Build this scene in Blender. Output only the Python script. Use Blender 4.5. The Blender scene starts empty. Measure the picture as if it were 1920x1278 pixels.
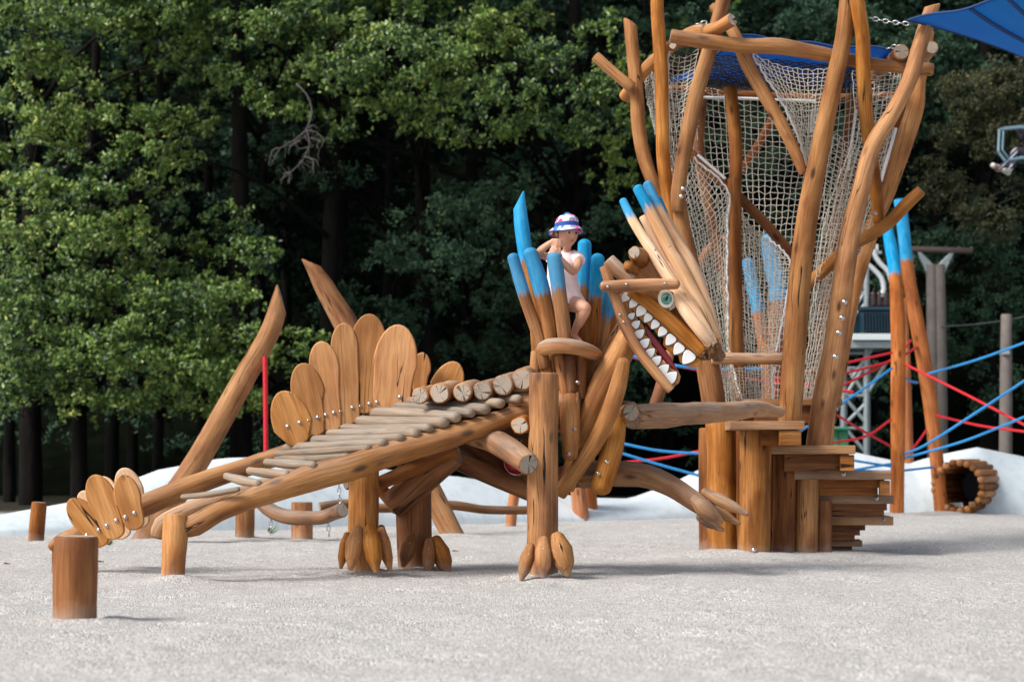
import bpy, bmesh, math, random
import numpy as np
from mathutils import Vector, noise as mnoise
R = math.radians
rng = np.random.default_rng(7)
random.seed(7)
scene = bpy.context.scene
COL = scene.collection

# ---------------------------------------------------------------- camera, sky, sun, exposure
CAMH = 0.74
LENS = 70.0
FPX = LENS / 36.0 * 1920.0            # focal length in photo pixels (photo 1920 x 1278)
HOR = 865.0                            # the photo's horizon row
TILT = math.atan((HOR - 639.0) / FPX)
cam_d = bpy.data.cameras.new('camera')
cam = bpy.data.objects.new('camera', cam_d)
COL.objects.link(cam)
cam.location = (0, 0, CAMH)
cam.rotation_euler = (math.pi / 2 + TILT, 0, 0)
cam_d.lens = LENS
cam_d.sensor_width = 36.0
cam_d.clip_end = 1000
cam_d.dof.use_dof = True
cam_d.dof.focus_distance = 13.0
cam_d.dof.aperture_fstop = 2.8
scene.camera = cam

SUN_DIR = Vector((-0.95, -0.55, 1.05)).normalized()    # towards the sun
w = bpy.data.worlds.new("World")
scene.world = w
w.use_nodes = True
nt = w.node_tree
nt.nodes.clear()
wo = nt.nodes.new('ShaderNodeOutputWorld')
bg = nt.nodes.new('ShaderNodeBackground')
sky = nt.nodes.new('ShaderNodeTexSky')
sky.sky_type = 'NISHITA'
sky.sun_disc = False
sky.sun_elevation = math.asin(SUN_DIR.z)
sky.sun_rotation = math.atan2(SUN_DIR.x, SUN_DIR.y)
sky.air_density = 1.0
sky.dust_density = 3.0
sky.ozone_density = 1.0
hs = nt.nodes.new('ShaderNodeHueSaturation')
hs.inputs['Saturation'].default_value = 0.45
nt.links.new(sky.outputs[0], hs.inputs['Color'])
nt.links.new(hs.outputs[0], bg.inputs[0])
nt.links.new(bg.outputs[0], wo.inputs[0])
bg.inputs[1].default_value = 0.10
sun_d = bpy.data.lights.new('sun', 'SUN')
sun = bpy.data.objects.new('sun', sun_d)
COL.objects.link(sun)
sun_d.energy = 2.25
sun_d.angle = R(20)
sun_d.color = (1.0, 0.94, 0.86)
sun.rotation_euler = SUN_DIR.to_track_quat('Z', 'Y').to_euler()
scene.view_settings.view_transform = 'Standard'
scene.view_settings.look = 'None'
scene.view_settings.exposure = 0.80
scene.view_settings.gamma = 1.0
scene.cycles.max_bounces = 6
scene.cycles.transparent_max_bounces = 8
scene.cycles.sample_clamp_indirect = 6

# ---------------------------------------------------------------- placing helpers
def P(px, py, Y):
    """world point that lies Y metres in front of the camera where the photo shows (px, py)"""
    u = (px - 960.0) / FPX
    v = (639.0 - py) / FPX
    dy = math.cos(TILT) - v * math.sin(TILT)
    dz = math.sin(TILT) + v * math.cos(TILT)
    t = Y / dy
    return np.array([u * t, Y, CAMH + dz * t])

def MPP(Y):                             # metres per photo pixel at distance Y
    return Y / FPX

def crop(ox, oy, s):
    return lambda x, y: (ox + x * s, oy + y * s)
c1 = crop(0, 480, 560 / 994)
c2 = crop(460, 560, 620 / 1920)
c3 = crop(560, 840, 560 / 1920)
c4 = crop(920, 340, 500 / 1452)
c5 = crop(960, 640, 500 / 1389)
c6 = crop(1100, 0, 400 / 1217)
c7 = crop(1440, 0, 480 / 1461)
c8 = crop(1240, 340, 520 / 1445)
c9 = crop(1240, 720, 520 / 1846)
c10 = crop(1520, 380, 400 / 852)
cg = crop(980, 380, 180 / 822)
ch = crop(1110, 450, 260 / 1108)
CS = {c1: 560/994, c2: 620/1920, c3: 560/1920, c4: 500/1452, c5: 500/1389, c6: 400/1217, c7: 480/1461,
      c8: 520/1445, c9: 520/1846, c10: 400/852, cg: 180/822, ch: 260/1108}

def thing(name, label, cat, loc=(0, 0, 0), group=None, kind=None):
    o = bpy.data.objects.new(name, None)
    o.empty_display_size = 0.2
    COL.objects.link(o)
    o.location = loc
    o['label'] = label
    o['category'] = cat
    if group: o['group'] = group
    if kind: o['kind'] = kind
    return o

def origin(parent):
    v = Vector((0, 0, 0))
    while parent is not None:
        v = v + parent.location
        parent = parent.parent
    return np.array(v)

def mesh_obj(name, verts, faces, mat, parent=None, smooth=True, attrs=None, loc=None, flat=None, mats=None, midx=None):
    """one mesh object; verts are world coordinates, moved into the parent's frame"""
    verts = np.asarray(verts, dtype=float)
    me = bpy.data.meshes.new(name)
    o = bpy.data.objects.new(name, me)
    COL.objects.link(o)
    base = np.zeros(3)
    if parent is not None:
        base = origin(parent)
        o.parent = parent
    elif loc is not None:
        base = np.asarray(loc, dtype=float)
        o.location = loc
    vv = verts - base
    me.from_pydata([tuple(p) for p in vv], [], faces)
    if mats:
        for m_ in mats: me.materials.append(m_)
        me.polygons.foreach_set('material_index', midx)
    else:
        me.materials.append(mat)
    sm = np.full(len(me.polygons), bool(smooth))
    if flat is not None:
        sm[np.asarray(flat, dtype=int)] = False
    me.polygons.foreach_set('use_smooth', sm)
    if attrs:
        for k, (dom, typ, val) in attrs.items():
            a = me.attributes.new(k, typ, dom)
            if typ == 'FLOAT_VECTOR':
                a.data.foreach_set('vector', np.asarray(val, dtype=np.float32).ravel())
            else:
                a.data.foreach_set('value', np.asarray(val, dtype=np.float32).ravel())
    me.update()
    return o

def tag(o, label, cat, group=None, kind=None):
    o['label'] = label
    o['category'] = cat
    if group: o['group'] = group
    if kind: o['kind'] = kind
    return o

# ---------------------------------------------------------------- material helpers
class NT:
    def __init__(self, name):
        self.m = bpy.data.materials.new(name)
        self.m.use_nodes = True
        self.t = self.m.node_tree
        self.t.nodes.clear()
        self.out = self.t.nodes.new('ShaderNodeOutputMaterial')
        self.b = self.t.nodes.new('ShaderNodeBsdfPrincipled')
        self.t.links.new(self.b.outputs[0], self.out.inputs[0])
    def n(self, typ, **kw):
        nd = self.t.nodes.new(typ)
        for k, v in kw.items(): setattr(nd, k, v)
        return nd
    def l(self, a, b): self.t.links.new(a, b)
    def put(self, sock, v):
        if hasattr(v, 'is_output') or isinstance(v, bpy.types.NodeSocket): self.l(v, sock)
        else: sock.default_value = v
    def math(self, op, a, b=0.0, c=None, clamp=False):
        nd = self.n('ShaderNodeMath', operation=op, use_clamp=clamp)
        self.put(nd.inputs[0], a); self.put(nd.inputs[1], b)
        if c is not None: self.put(nd.inputs[2], c)
        return nd.outputs[0]
    def vmul(self, v, s):
        nd = self.n('ShaderNodeVectorMath', operation='MULTIPLY')
        self.put(nd.inputs[0], v); nd.inputs[1].default_value = s
        return nd.outputs[0]
    def vadd(self, v, s):
        nd = self.n('ShaderNodeVectorMath', operation='ADD')
        self.put(nd.inputs[0], v); self.put(nd.inputs[1], s)
        return nd.outputs[0]
    def noise(self, vec, scale=1.0, detail=3.0, rough=0.5, dist=0.0):
        nd = self.n('ShaderNodeTexNoise')
        if vec is not None: self.l(vec, nd.inputs['Vector'])
        nd.inputs['Scale'].default_value = scale
        nd.inputs['Detail'].default_value = detail
        nd.inputs['Roughness'].default_value = rough
        nd.inputs['Distortion'].default_value = dist
        return nd.outputs['Fac']
    def voro(self, vec, scale=1.0, feature='F1'):
        nd = self.n('ShaderNodeTexVoronoi', feature=feature)
        if vec is not None: self.l(vec, nd.inputs['Vector'])
        nd.inputs['Scale'].default_value = scale
        return nd
    def ramp(self, fac, stops):
        nd = self.n('ShaderNodeValToRGB')
        self.l(fac, nd.inputs[0])
        els = nd.color_ramp.elements
        while len(els) < len(stops): els.new(0.5)
        for e, (p, c) in zip(els, stops):
            e.position = p
            e.color = (c[0], c[1], c[2], 1) if hasattr(c, '__len__') else (c, c, c, 1)
        return nd.outputs[0]
    def mix(self, fac, a, b, typ='MIX'):
        nd = self.n('ShaderNodeMix', data_type='RGBA', blend_type=typ)
        self.put(nd.inputs[0], fac)
        for s, v in ((nd.inputs[6], a), (nd.inputs[7], b)):
            if isinstance(v, bpy.types.NodeSocket): self.l(v, s)
            else: s.default_value = (v[0], v[1], v[2], 1)
        return nd.outputs[2]
    def mapr(self, v, a, b, c=0.0, d=1.0):
        nd = self.n('ShaderNodeMapRange')
        self.l(v, nd.inputs[0])
        for i, x in enumerate((a, b, c, d)): nd.inputs[i + 1].default_value = x
        return nd.outputs[0]
    def attr(self, name, vec=False):
        nd = self.n('ShaderNodeAttribute', attribute_name=name)
        return nd.outputs['Vector' if vec else 'Fac']
    def bump(self, h, strength=0.3, dist=0.01):
        nd = self.n('ShaderNodeBump')
        self.l(h, nd.inputs['Height'])
        nd.inputs['Strength'].default_value = strength
        nd.inputs['Distance'].default_value = dist
        self.l(nd.outputs[0], self.b.inputs['Normal'])
    def base(self, v): self.put(self.b.inputs['Base Color'], v if isinstance(v, bpy.types.NodeSocket) else (v[0], v[1], v[2], 1))
    def rough(self, v): self.put(self.b.inputs['Roughness'], v)

def make_wood(name, light, mid, dark, grey=(0.43, 0.375, 0.31), rough=0.6, paint=(0.010, 0.215, 0.47)):
    """solid timber: grain runs along each log (attribute wc = cross-section x, y and length)"""
    k = NT(name)
    wc = k.attr('wc', True)
    oi = k.n('ShaderNodeObjectInfo')
    fine = k.noise(k.vmul(wc, (95, 95, 4.0)), 1, 4, 0.6)
    med = k.noise(k.vmul(wc, (22, 22, 1.6)), 1, 4, 0.55, 0.4)
    blot = k.noise(k.vmul(wc, (5, 5, 2.2)), 1, 3, 0.5, 0.3)
    f = k.math('ADD', k.math('MULTIPLY', med, 0.40), k.math('MULTIPLY', blot, 0.60))
    hl = tuple(min(1, c * q) for c, q in zip(light, (1.22, 1.35, 1.6)))
    col = k.ramp(f, [(0.32, dark), (0.44, mid), (0.55, light), (0.66, hl)])
    col = k.mix(k.mapr(fine, 0.40, 0.58, 0.36, 0.0), col, dark)
    # drips / darker stain patches with their own shape
    st = k.noise(k.vmul(wc, (9, 9, 1.6)), 1, 5, 0.7)
    col = k.mix(k.mapr(st, 0.58, 0.72, 0.0, 0.5), col, dark)
    # knots
    kn = k.voro(k.vmul(wc, (6.5, 6.5, 2.6)), 1)
    kd = kn.outputs['Distance']
    kmask = k.mapr(kd, 0.07, 0.17, 0.9, 0.0)
    col = k.mix(kmask, col, (dark[0] * 0.45, dark[1] * 0.42, dark[2] * 0.4))
    # end grain on the sawn faces
    cap = k.attr('cap')
    sep = k.n('ShaderNodeSeparateXYZ'); k.l(wc, sep.inputs[0])
    cmb = k.n('ShaderNodeCombineXYZ'); k.l(sep.outputs[0], cmb.inputs[0]); k.l(sep.outputs[1], cmb.inputs[1])
    ln = k.n('ShaderNodeVectorMath', operation='LENGTH'); k.l(cmb.outputs[0], ln.inputs[0])
    nrm = k.n('ShaderNodeVectorMath', operation='NORMALIZE'); k.l(cmb.outputs[0], nrm.inputs[0])
    rr = k.math('ADD', k.math('MULTIPLY', ln.outputs['Value'], 560), k.math('MULTIPLY', k.noise(cmb.outputs[0], 30, 2), 4))
    ring = k.math('SINE', rr)
    gcol = k.mix(k.mapr(ring, -1, 1, 0.0, 0.35), grey, (dark[0] * 1.1, dark[1] * 1.2, dark[2] * 1.4))
    s2 = k.n('ShaderNodeCombineXYZ'); k.l(sep.outputs[2], s2.inputs[2])
    rad = k.noise(k.vadd(k.vmul(nrm.outputs[0], (0.85, 0.85, 0.85)), k.vmul(s2.outputs[0], (0, 0, 3))), 1, 1)
    radc = k.math('ABSOLUTE', k.math('SUBTRACT', rad, 0.5))
    crk_cap = k.mapr(radc, 0.004, 0.016, 1.0, 0.0)
    gcol = k.mix(crk_cap, gcol, (0.012, 0.008, 0.005))
    # long drying cracks
    cn = k.noise(k.vmul(wc, (13, 13, 0.75)), 1, 2, 0.5)
    cm = k.noise(k.vmul(wc, (3, 3, 1.1)), 1, 1)
    crk = k.math('MULTIPLY', k.mapr(k.math('ABSOLUTE', k.math('SUBTRACT', cn, 0.5)), 0.0035, 0.011, 1.0, 0.0), k.mapr(cm, 0.54, 0.60, 0.0, 1.0))
    # bleached by weather where rain and feet reach
    geo = k.n('ShaderNodeNewGeometry')
    sn = k.n('ShaderNodeSeparateXYZ'); k.l(geo.outputs['Normal'], sn.inputs[0])
    up = k.mapr(sn.outputs[2], -0.2, 0.75, 0.0, 1.0)
    wx = k.attr('wx')
    wf = k.math('MULTIPLY', k.math('ADD', k.math('MULTIPLY', wx, 0.35), k.math('MULTIPLY', k.math('MULTIPLY', up, wx), 0.75)),
                k.mapr(k.noise(k.vmul(wc, (14, 14, 3)), 1, 4), 0.3, 0.62, 0.35, 1.0), clamp=True)
    gr2 = k.mix(k.mapr(fine, 0.35, 0.65, 0.6, 0.0), grey, (grey[0] * .45, grey[1] * .42, grey[2] * .4))
    col = k.mix(wf, col, gr2)
    col = k.mix(crk, col, (0.02, 0.011, 0.006))
    col = k.mix(cap, col, gcol)
    # paint at the tip, brushed on with a ragged lower edge
    tip = k.attr('tip'); pl = k.attr('pl')
    edge = k.math('ADD', tip, k.math('MULTIPLY', k.math('SUBTRACT', k.noise(k.vmul(wc, (60, 60, 5)), 1, 4, 0.7), 0.5), 0.17))
    edge = k.math('ADD', edge, k.math('MULTIPLY', k.math('SUBTRACT', k.noise(k.vmul(wc, (12, 12, 8)), 1, 2), 0.5), 0.05))
    pf = k.mapr(k.math('SUBTRACT', pl, edge), -0.018, 0.030, 0.0, 1.0)
    pcol = k.mix(k.mapr(k.noise(k.vmul(wc, (14, 14, 5)), 1, 5, 0.65), 0.35, 0.65, 0.0, 0.9), paint, (paint[0] + .05, paint[1] * 1.6, paint[2] * 1.25))
    pcol = k.mix(k.mapr(fine, 0.3, 0.5, 0.35, 0.0), pcol, (paint[0], paint[1] * .6, paint[2] * .6))
    col = k.mix(pf, col, pcol)
    # tone of each log
    hsv = k.n('ShaderNodeHueSaturation')
    k.l(col, hsv.inputs['Color'])
    k.l(k.mapr(oi.outputs['Random'], 0, 1, 0.78, 1.22), hsv.inputs['Value'])
    hm = k.math('MULTIPLY', oi.outputs['Random'], 7.13)
    hf = k.math('FRACT', hm)
    k.l(k.mapr(hf, 0, 1, 0.9, 1.06), hsv.inputs['Saturation'])
    # splashed sand and dust low on anything that stands in the ground
    sz = k.n('ShaderNodeSeparateXYZ'); k.l(geo.outputs['Position'], sz.inputs[0])
    dz = k.math('ADD', sz.outputs[2], k.math('MULTIPLY', k.noise(geo.outputs['Position'], 18, 3), -0.14))
    col2 = k.mix(k.mapr(dz, -0.07, 0.03, 0.4, 0.0), hsv.outputs[0], (0.40, 0.36, 0.32))
    k.base(col2)
    k.rough(k.mapr(med, 0.3, 0.7, rough - 0.08, rough + 0.15)); k.b.inputs['Specular IOR Level'].default_value = 0.2
    h = k.math('ADD', k.math('MULTIPLY', fine, 0.35), k.math('MULTIPLY', med, 0.5))
    h = k.math('SUBTRACT', h, k.math('MULTIPLY', crk, 1.2))
    h = k.math('SUBTRACT', h, k.math('MULTIPLY', k.math('MULTIPLY', cap, crk_cap), 1.0))
    h = k.math('SUBTRACT', h, k.math('MULTIPLY', kmask, 0.3))
    k.bump(h, 0.55, 0.006)
    return k.m

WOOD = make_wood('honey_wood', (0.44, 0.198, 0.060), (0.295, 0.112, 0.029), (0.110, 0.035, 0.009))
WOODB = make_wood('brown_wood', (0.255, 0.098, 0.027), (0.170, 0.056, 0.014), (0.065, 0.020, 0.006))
PLATEW = make_wood('board_wood', (0.53, 0.25, 0.082), (0.42, 0.175, 0.048), (0.22, 0.078, 0.020))
PALE = make_wood('pale_wood', (0.76, 0.51, 0.32), (0.67, 0.40, 0.22), (0.44, 0.20, 0.09))
REDW = make_wood('red_wood', (0.40, 0.145, 0.048), (0.30, 0.098, 0.030), (0.17, 0.050, 0.015))
GREYW = make_wood('grey_wood', (0.44, 0.21, 0.085), (0.33, 0.145, 0.052), (0.15, 0.060, 0.022), grey=(0.40, 0.335, 0.27), rough=0.65)

TREADW = make_wood('weathered_tread_wood', (0.34, 0.23, 0.145), (0.26, 0.165, 0.098), (0.11, 0.068, 0.040), grey=(0.285, 0.240, 0.198), rough=0.75)

def simple(name, col, rough=0.5, metal=0.0, spec=None, var=0.0, scale=20.0, bump=0.0, bdist=0.005, coat=0.0):
    k = NT(name)
    if var:
        tc = k.n('ShaderNodeTexCoord')
        f = k.noise(tc.outputs['Object'], scale, 4, 0.6)
        k.base(k.mix(k.mapr(f, 0.3, 0.7), tuple(c * (1 - var) for c in col), tuple(min(1, c * (1 + var)) for c in col)))
        if bump: k.bump(f, bump, bdist)
    else:
        k.base(col)
    k.rough(rough)
    k.b.inputs['Metallic'].default_value = metal
    if spec is not None: k.b.inputs['Specular IOR Level'].default_value = spec
    if coat: k.b.inputs['Coat Weight'].default_value = coat
    return k.m
STEEL = simple('bolt_steel', (0.62, 0.62, 0.62), 0.28, 1.0)
CHAINM = simple('chain_steel', (0.45, 0.47, 0.50), 0.35, 0.9)
ROPEW = simple('white_rope', (0.60, 0.56, 0.48), 0.85, var=0.12, scale=60)
ROPEBORDER = simple('border_rope', (0.72, 0.72, 0.72), 0.8, var=0.15, scale=60)
ROPERED = simple('red_rope', (0.55, 0.008, 0.020), 0.6, var=0.2, scale=40)
ROPEBLUE = simple('blue_rope', (0.02, 0.24, 0.58), 0.6, var=0.2, scale=40)

# ---------------------------------------------------------------- logs, boards, bolts
def catmull(pts, vals, step):
    pts = np.asarray(pts, float); vals = np.asarray(vals, float)
    n = len(pts)
    if n == 1: return pts, vals
    ext = np.vstack([2 * pts[0] - pts[1], pts, 2 * pts[-1] - pts[-2]])
    ev = np.concatenate([[vals[0]], vals, [vals[-1]]])
    op, ov = [], []
    for i in range(1, n):
        p0, p1, p2, p3 = ext[i - 1], ext[i], ext[i + 1], ext[i + 2]
        L = np.linalg.norm(p2 - p1)
        m = max(2, int(L / step))
        for j in range(m):
            t = j / m
            op.append(0.5 * ((2 * p1) + (-p0 + p2) * t + (2 * p0 - 5 * p1 + 4 * p2 - p3) * t * t + (-p0 + 3 * p1 - 3 * p2 + p3) * t ** 3))
            tt = t * t * (3 - 2 * t)
            ov.append(ev[i] * (1 - tt) + ev[i + 1] * tt)
    op.append(pts[-1]); ov.append(vals[-1])
    return np.array(op), np.array(ov)

def tube_arrays(pts, rad, seg=20, step=0.05, ends=('cut', 'cut'), wob=0.05, squash=1.0, slant=(None, None), seed=None, bend=0.0):
    """verts, faces, wc, s along from the start, index of cap faces"""
    rs = random.Random(seed if seed is not None else random.random())
    C, Rr = catmull(pts, rad, step)
    n = len(C)
    T = np.gradient(C, axis=0)
    T /= np.linalg.norm(T, axis=1)[:, None] + 1e-9
    s = np.concatenate([[0], np.cumsum(np.linalg.norm(np.diff(C, axis=0), axis=1))])
    if bend > 0:
        up0 = np.array([rs.uniform(-1, 1), rs.uniform(-1, 1), rs.uniform(-1, 1)])
        amp = bend * np.sin(np.pi * s / s[-1]) * np.array([mnoise.noise(Vector((x * 1.3, up0[0] * 20, 0))) for x in s])
        C = C + amp[:, None] * up0[None, :]
    a = np.cross(T[0], [0, 0, 1.0])
    if np.linalg.norm(a) < 0.1: a = np.cross(T[0], [0, 1.0, 0])
    a /= np.linalg.norm(a)
    A, B = [], []
    for i in range(n):
        a = a - T[i] * np.dot(a, T[i]); a /= np.linalg.norm(a) + 1e-9
        A.append(a); B.append(np.cross(T[i], a))
    A = np.array(A); B = np.array(B)
    th = np.linspace(0, 2 * np.pi, seg, endpoint=False)
    so = rs.uniform(0, 50)
    ox, oy = rs.uniform(-.012, .012), rs.uniform(-.012, .012)
    rings = []          # (center index, radius scale, offset along T)
    def endlist(kind, r, sgn):
        if kind == 'round':
            return [(math.sin(x), -sgn * r * 0.75 * (1 - math.cos(x)) if False else None, x) for x in ()]
        return []
    V, W, S = [], [], []
    def ring(c, t, a_, b_, r, sv, wobble=True, plane=None):
        row, wrow = [], []
        for j in range(seg):
            q = th[j]
            k = 1.0
            if wobble and wob:
                k += wob * mnoise.noise(Vector((math.cos(q) * 1.1 + so, math.sin(q) * 1.1, sv * 2.2)))
                k += wob * 0.5 * mnoise.noise(Vector((math.cos(q) * 2.5 + so, math.sin(q) * 2.5 + 9, sv * 7)))
            x = math.cos(q) * r * k; y = math.sin(q) * r * k * squash
            p = c + a_ * x + b_ * y
            if plane is not None:
                of = p - c
                p = p + t * (plane[0] * of[0] + plane[1] * of[1]) / max(r, 1e-6)
            row.append(p); wrow.append((x + ox, y + oy, sv + so))
        V.extend(row); W.extend(wrow); S.extend([sv] * seg)
    nr = 0
    L = s[-1]
    # start end
    def do_end(i, sgn, kind, sl):
        nonlocal nr
        c, t, a_, b_, r = C[i], T[i], A[i], B[i], Rr[i]
        out = []
        if kind == 'round':
            e = r * 0.8
            for x in (0.12, 0.45, 0.75, 0.93, 0.995)[::1]:
                out.append((c + sgn * t * e * x, math.sqrt(max(0.0, 1 - x * x)) * r, None, s[i] + sgn * e * x))
        elif kind == 'point':
            for x, q in ((0.3, 0.93), (1.0, 0.6), (1.6, 0.2)):
                out.append((c + sgn * t * r * x, r * q, None, s[i] + sgn * r * x))
        else:
            ch_ = min(0.012, r * 0.16)
            out.append((c + sgn * t * ch_ * 0.6, r - ch_ * 0.35, sl, s[i]))
            out.append((c + sgn * t * ch_, r - ch_, sl, s[i]))
        return out
    st = do_end(0, -1, ends[0], slant[0])
    for c, r, sl, sv in reversed(st):
        ring(c, T[0], A[0], B[0], r, sv, True, sl); nr += 1
    for i in range(n):
        pl_ = None
        if slant[0] is not None:
            f = max(0.0, 1 - s[i] / (0.35 * L + 1e-6)) if L > 0 else 0
            if i < 3: pl_ = (slant[0][0] * (1 - i * 0.05), slant[0][1] * (1 - i * 0.05))
            dd = s[i]; m = max(abs(slant[0][0]), abs(slant[0][1]))
            fade = max(0.0, 1 - dd / (2.2 * m + 1e-6))
            pl_ = (slant[0][0] * fade, slant[0][1] * fade) if fade > 0 else None
        if slant[1] is not None:
            dd = L - s[i]; m = max(abs(slant[1][0]), abs(slant[1][1]))
            fade = max(0.0, 1 - dd / (2.2 * m + 1e-6))
            if fade > 0: pl_ = (slant[1][0] * fade, slant[1][1] * fade)
        ring(C[i], T[i], A[i], B[i], Rr[i], s[i], True, pl_); nr += 1
    en = do_end(n - 1, 1, ends[1], slant[1])
    for c, r, sl, sv in en:
        ring(c, T[-1], A[-1], B[-1], r, sv, True, sl); nr += 1
    F = []
    for i in range(nr - 1):
        for j in range(seg):
            F.append((i * seg + j, i * seg + (j + 1) % seg, (i + 1) * seg + (j + 1) % seg, (i + 1) * seg + j))
    caps = []
    F0 = len(F)
    F.append(tuple(range(seg))[::-1]); F.append(tuple(range((nr - 1) * seg, nr * seg)))
    if ends[0] not in ('round', 'point'): caps.append(F0)
    if ends[1] not in ('round', 'point'): caps.append(F0 + 1)
    return np.array(V), F, np.array(W), np.array(S), caps

def log(name, pts, rad, mat=None, parent=None, ends=('cut', 'cut'), seg=20, wob=0.055, wx=0.0, paint=0.0, squash=1.0,
        slant=(None, None), step=0.05, loc=None, bend=0.0):
    """pts: world points, rad: metres. paint: metres of paint from the start"""
    V, F, W, S, caps = tube_arrays(pts, rad, seg, step, ends, wob, squash, slant, bend=bend)
    cap = np.zeros(len(F)); cap[caps] = 1.0
    if paint > 0: cap[:] = 0
    n = len(V)
    at = {'wc': ('POINT', 'FLOAT_VECTOR', W), 'cap': ('FACE', 'FLOAT', cap), 'wx': ('POINT', 'FLOAT', np.full(n, wx)),
          'tip': ('POINT', 'FLOAT', S), 'pl': ('POINT', 'FLOAT', np.full(n, paint if paint > 0 else -5.0))}
    return mesh_obj(name, V, F, mat or WOOD, parent, True, at, loc=loc, flat=caps)

def plog(name, f, pts, parent, mat=None, **kw):
    """log given in picture rows: (x, y, Y, radius) with x, y, radius in the units of crop f"""
    wp, rr = [], []
    sc = CS.get(f, 1.0)
    for (x, y, Y, r) in pts:
        px, py = f(x, y) if f else (x, y)
        wp.append(P(px, py, Y)); rr.append(r * sc * MPP(Y))
    if kw.get('paint', 0) > 0 and kw.get('ppx'): pass
    return log(name, wp, rr, mat, parent, **kw)

def offset_poly(pts, d):
    n = len(pts); out = []
    area = 0
    for i in range(n):
        x0, y0 = pts[i]; x1, y1 = pts[(i + 1) % n]; area += x0 * y1 - x1 * y0
    sg = 1 if area > 0 else -1
    for i in range(n):
        p0, p1, p2 = np.array(pts[i - 1]), np.array(pts[i]), np.array(pts[(i + 1) % n])
        e1 = p1 - p0; e2 = p2 - p1
        e1 = e1 / (np.linalg.norm(e1) + 1e-9); e2 = e2 / (np.linalg.norm(e2) + 1e-9)
        n1 = np.array([-e1[1], e1[0]]) * sg; n2 = np.array([-e2[1], e2[0]]) * sg
        b = n1 + n2; L = np.linalg.norm(b)
        b = b / L if L > 1e-6 else n1
        k = d / max(0.5, np.dot(b, n1))
        out.append(p1 + b * k)
    return out

def board(name, outline, Y, thick, mat, parent, axis=None, yaw=0.0, wx=0.0, bev=0.008, loc=None, extra_Y=None):
    """a board facing the camera side: outline in photo pixels at depth Y, real thickness behind it"""
    m = MPP(Y)
    w3 = np.array([P(x, y, Y) for x, y in outline])
    o2 = [(p[0], p[2]) for p in w3]
    c = np.mean(o2, axis=0)
    if axis is None:
        d = np.array(o2) - c
        u, s_, vt = np.linalg.svd(d, full_matrices=False)
        ax = vt[0]
    else: ax = np.array(axis, float) / np.linalg.norm(axis)
    ay = np.array([-ax[1], ax[0]])
    ins = offset_poly(o2, bev); ins2 = offset_poly(o2, bev * 0.3)
    layers = [(ins, 0.0), (ins2, bev * 0.35), (o2, bev), (o2, thick - bev), (ins2, thick - bev * 0.35), (ins, thick)]
    V, W = [], []
    so = random.uniform(0, 50); ob = random.uniform(0.05, 0.12)
    cy, sy = math.cos(yaw), math.sin(yaw)
    for pts, dz in layers:
        for p in pts:
            lx = p[0] - c[0]
            V.append((c[0] + lx * cy + dz * -sy, Y + lx * sy + dz * cy, p[1]))
            q = np.array(p) - c
            W.append((q @ ay, ob + dz, q @ ax + so))
    n = len(o2); F = []
    for i in range(5):
        for j in range(n):
            F.append((i * n + j, (i + 1) * n + j, (i + 1) * n + (j + 1) % n, i * n + (j + 1) % n))
    f0 = len(F)
    F.append(tuple(range(n))); F.append(tuple(range(5 * n, 6 * n))[::-1])
    # orient outward
    area = sum(o2[i][0] * o2[(i + 1) % n][1] - o2[(i + 1) % n][0] * o2[i][1] for i in range(n))
    if area < 0: F = [f[::-1] for f in F]
    nn = len(V)
    at = {'wc': ('POINT', 'FLOAT_VECTOR', W), 'cap': ('FACE', 'FLOAT', np.zeros(len(F))), 'wx': ('POINT', 'FLOAT', np.full(nn, wx)),
          'tip': ('POINT', 'FLOAT', np.zeros(nn)), 'pl': ('POINT', 'FLOAT', np.full(nn, -5.0))}
    return mesh_obj(name, V, F, mat, parent, True, at, flat=[f0, f0 + 1], loc=loc)

def paddle(top, bot, w_top, w_bot=None, n=14, tilt=0):
    """outline of a round-topped board from its top point to its bottom point (pixels)"""
    t = np.array(top, float); b = np.array(bot, float)
    d = b - t; L = np.linalg.norm(d); d /= L; s = np.array([-d[1], d[0]])
    w_bot = w_top if w_bot is None else w_bot
    pts = []
    for i in range(n + 1):
        a = math.pi * i / n
        q = t + d * (w_top * 0.9) * (1 - math.sin(a)) * 1.0 + s * (w_top * 0.5) * math.cos(a)
        pts.append(tuple(q))
    ks_ = [k for k in (0.55, 0.8) if w_top * 0.93 < k * L < L - w_bot * 0.42]
    for k in ks_:
        pts.append(tuple(t + d * L * k - s * (w_top * (1 - k) + w_bot * k) * 0.51))
    wb = w_bot * 0.5
    for i in range(n // 2 + 1):
        a = math.pi * i / (n // 2)
        pts.append(tuple(b - d * (wb * 0.7) * (1 - math.sin(a)) - s * wb * math.cos(a)))
    for k in ks_[::-1]:
        pts.append(tuple(t + d * L * k + s * (w_top * (1 - k) + w_bot * k) * 0.51))
    return pts

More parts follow.
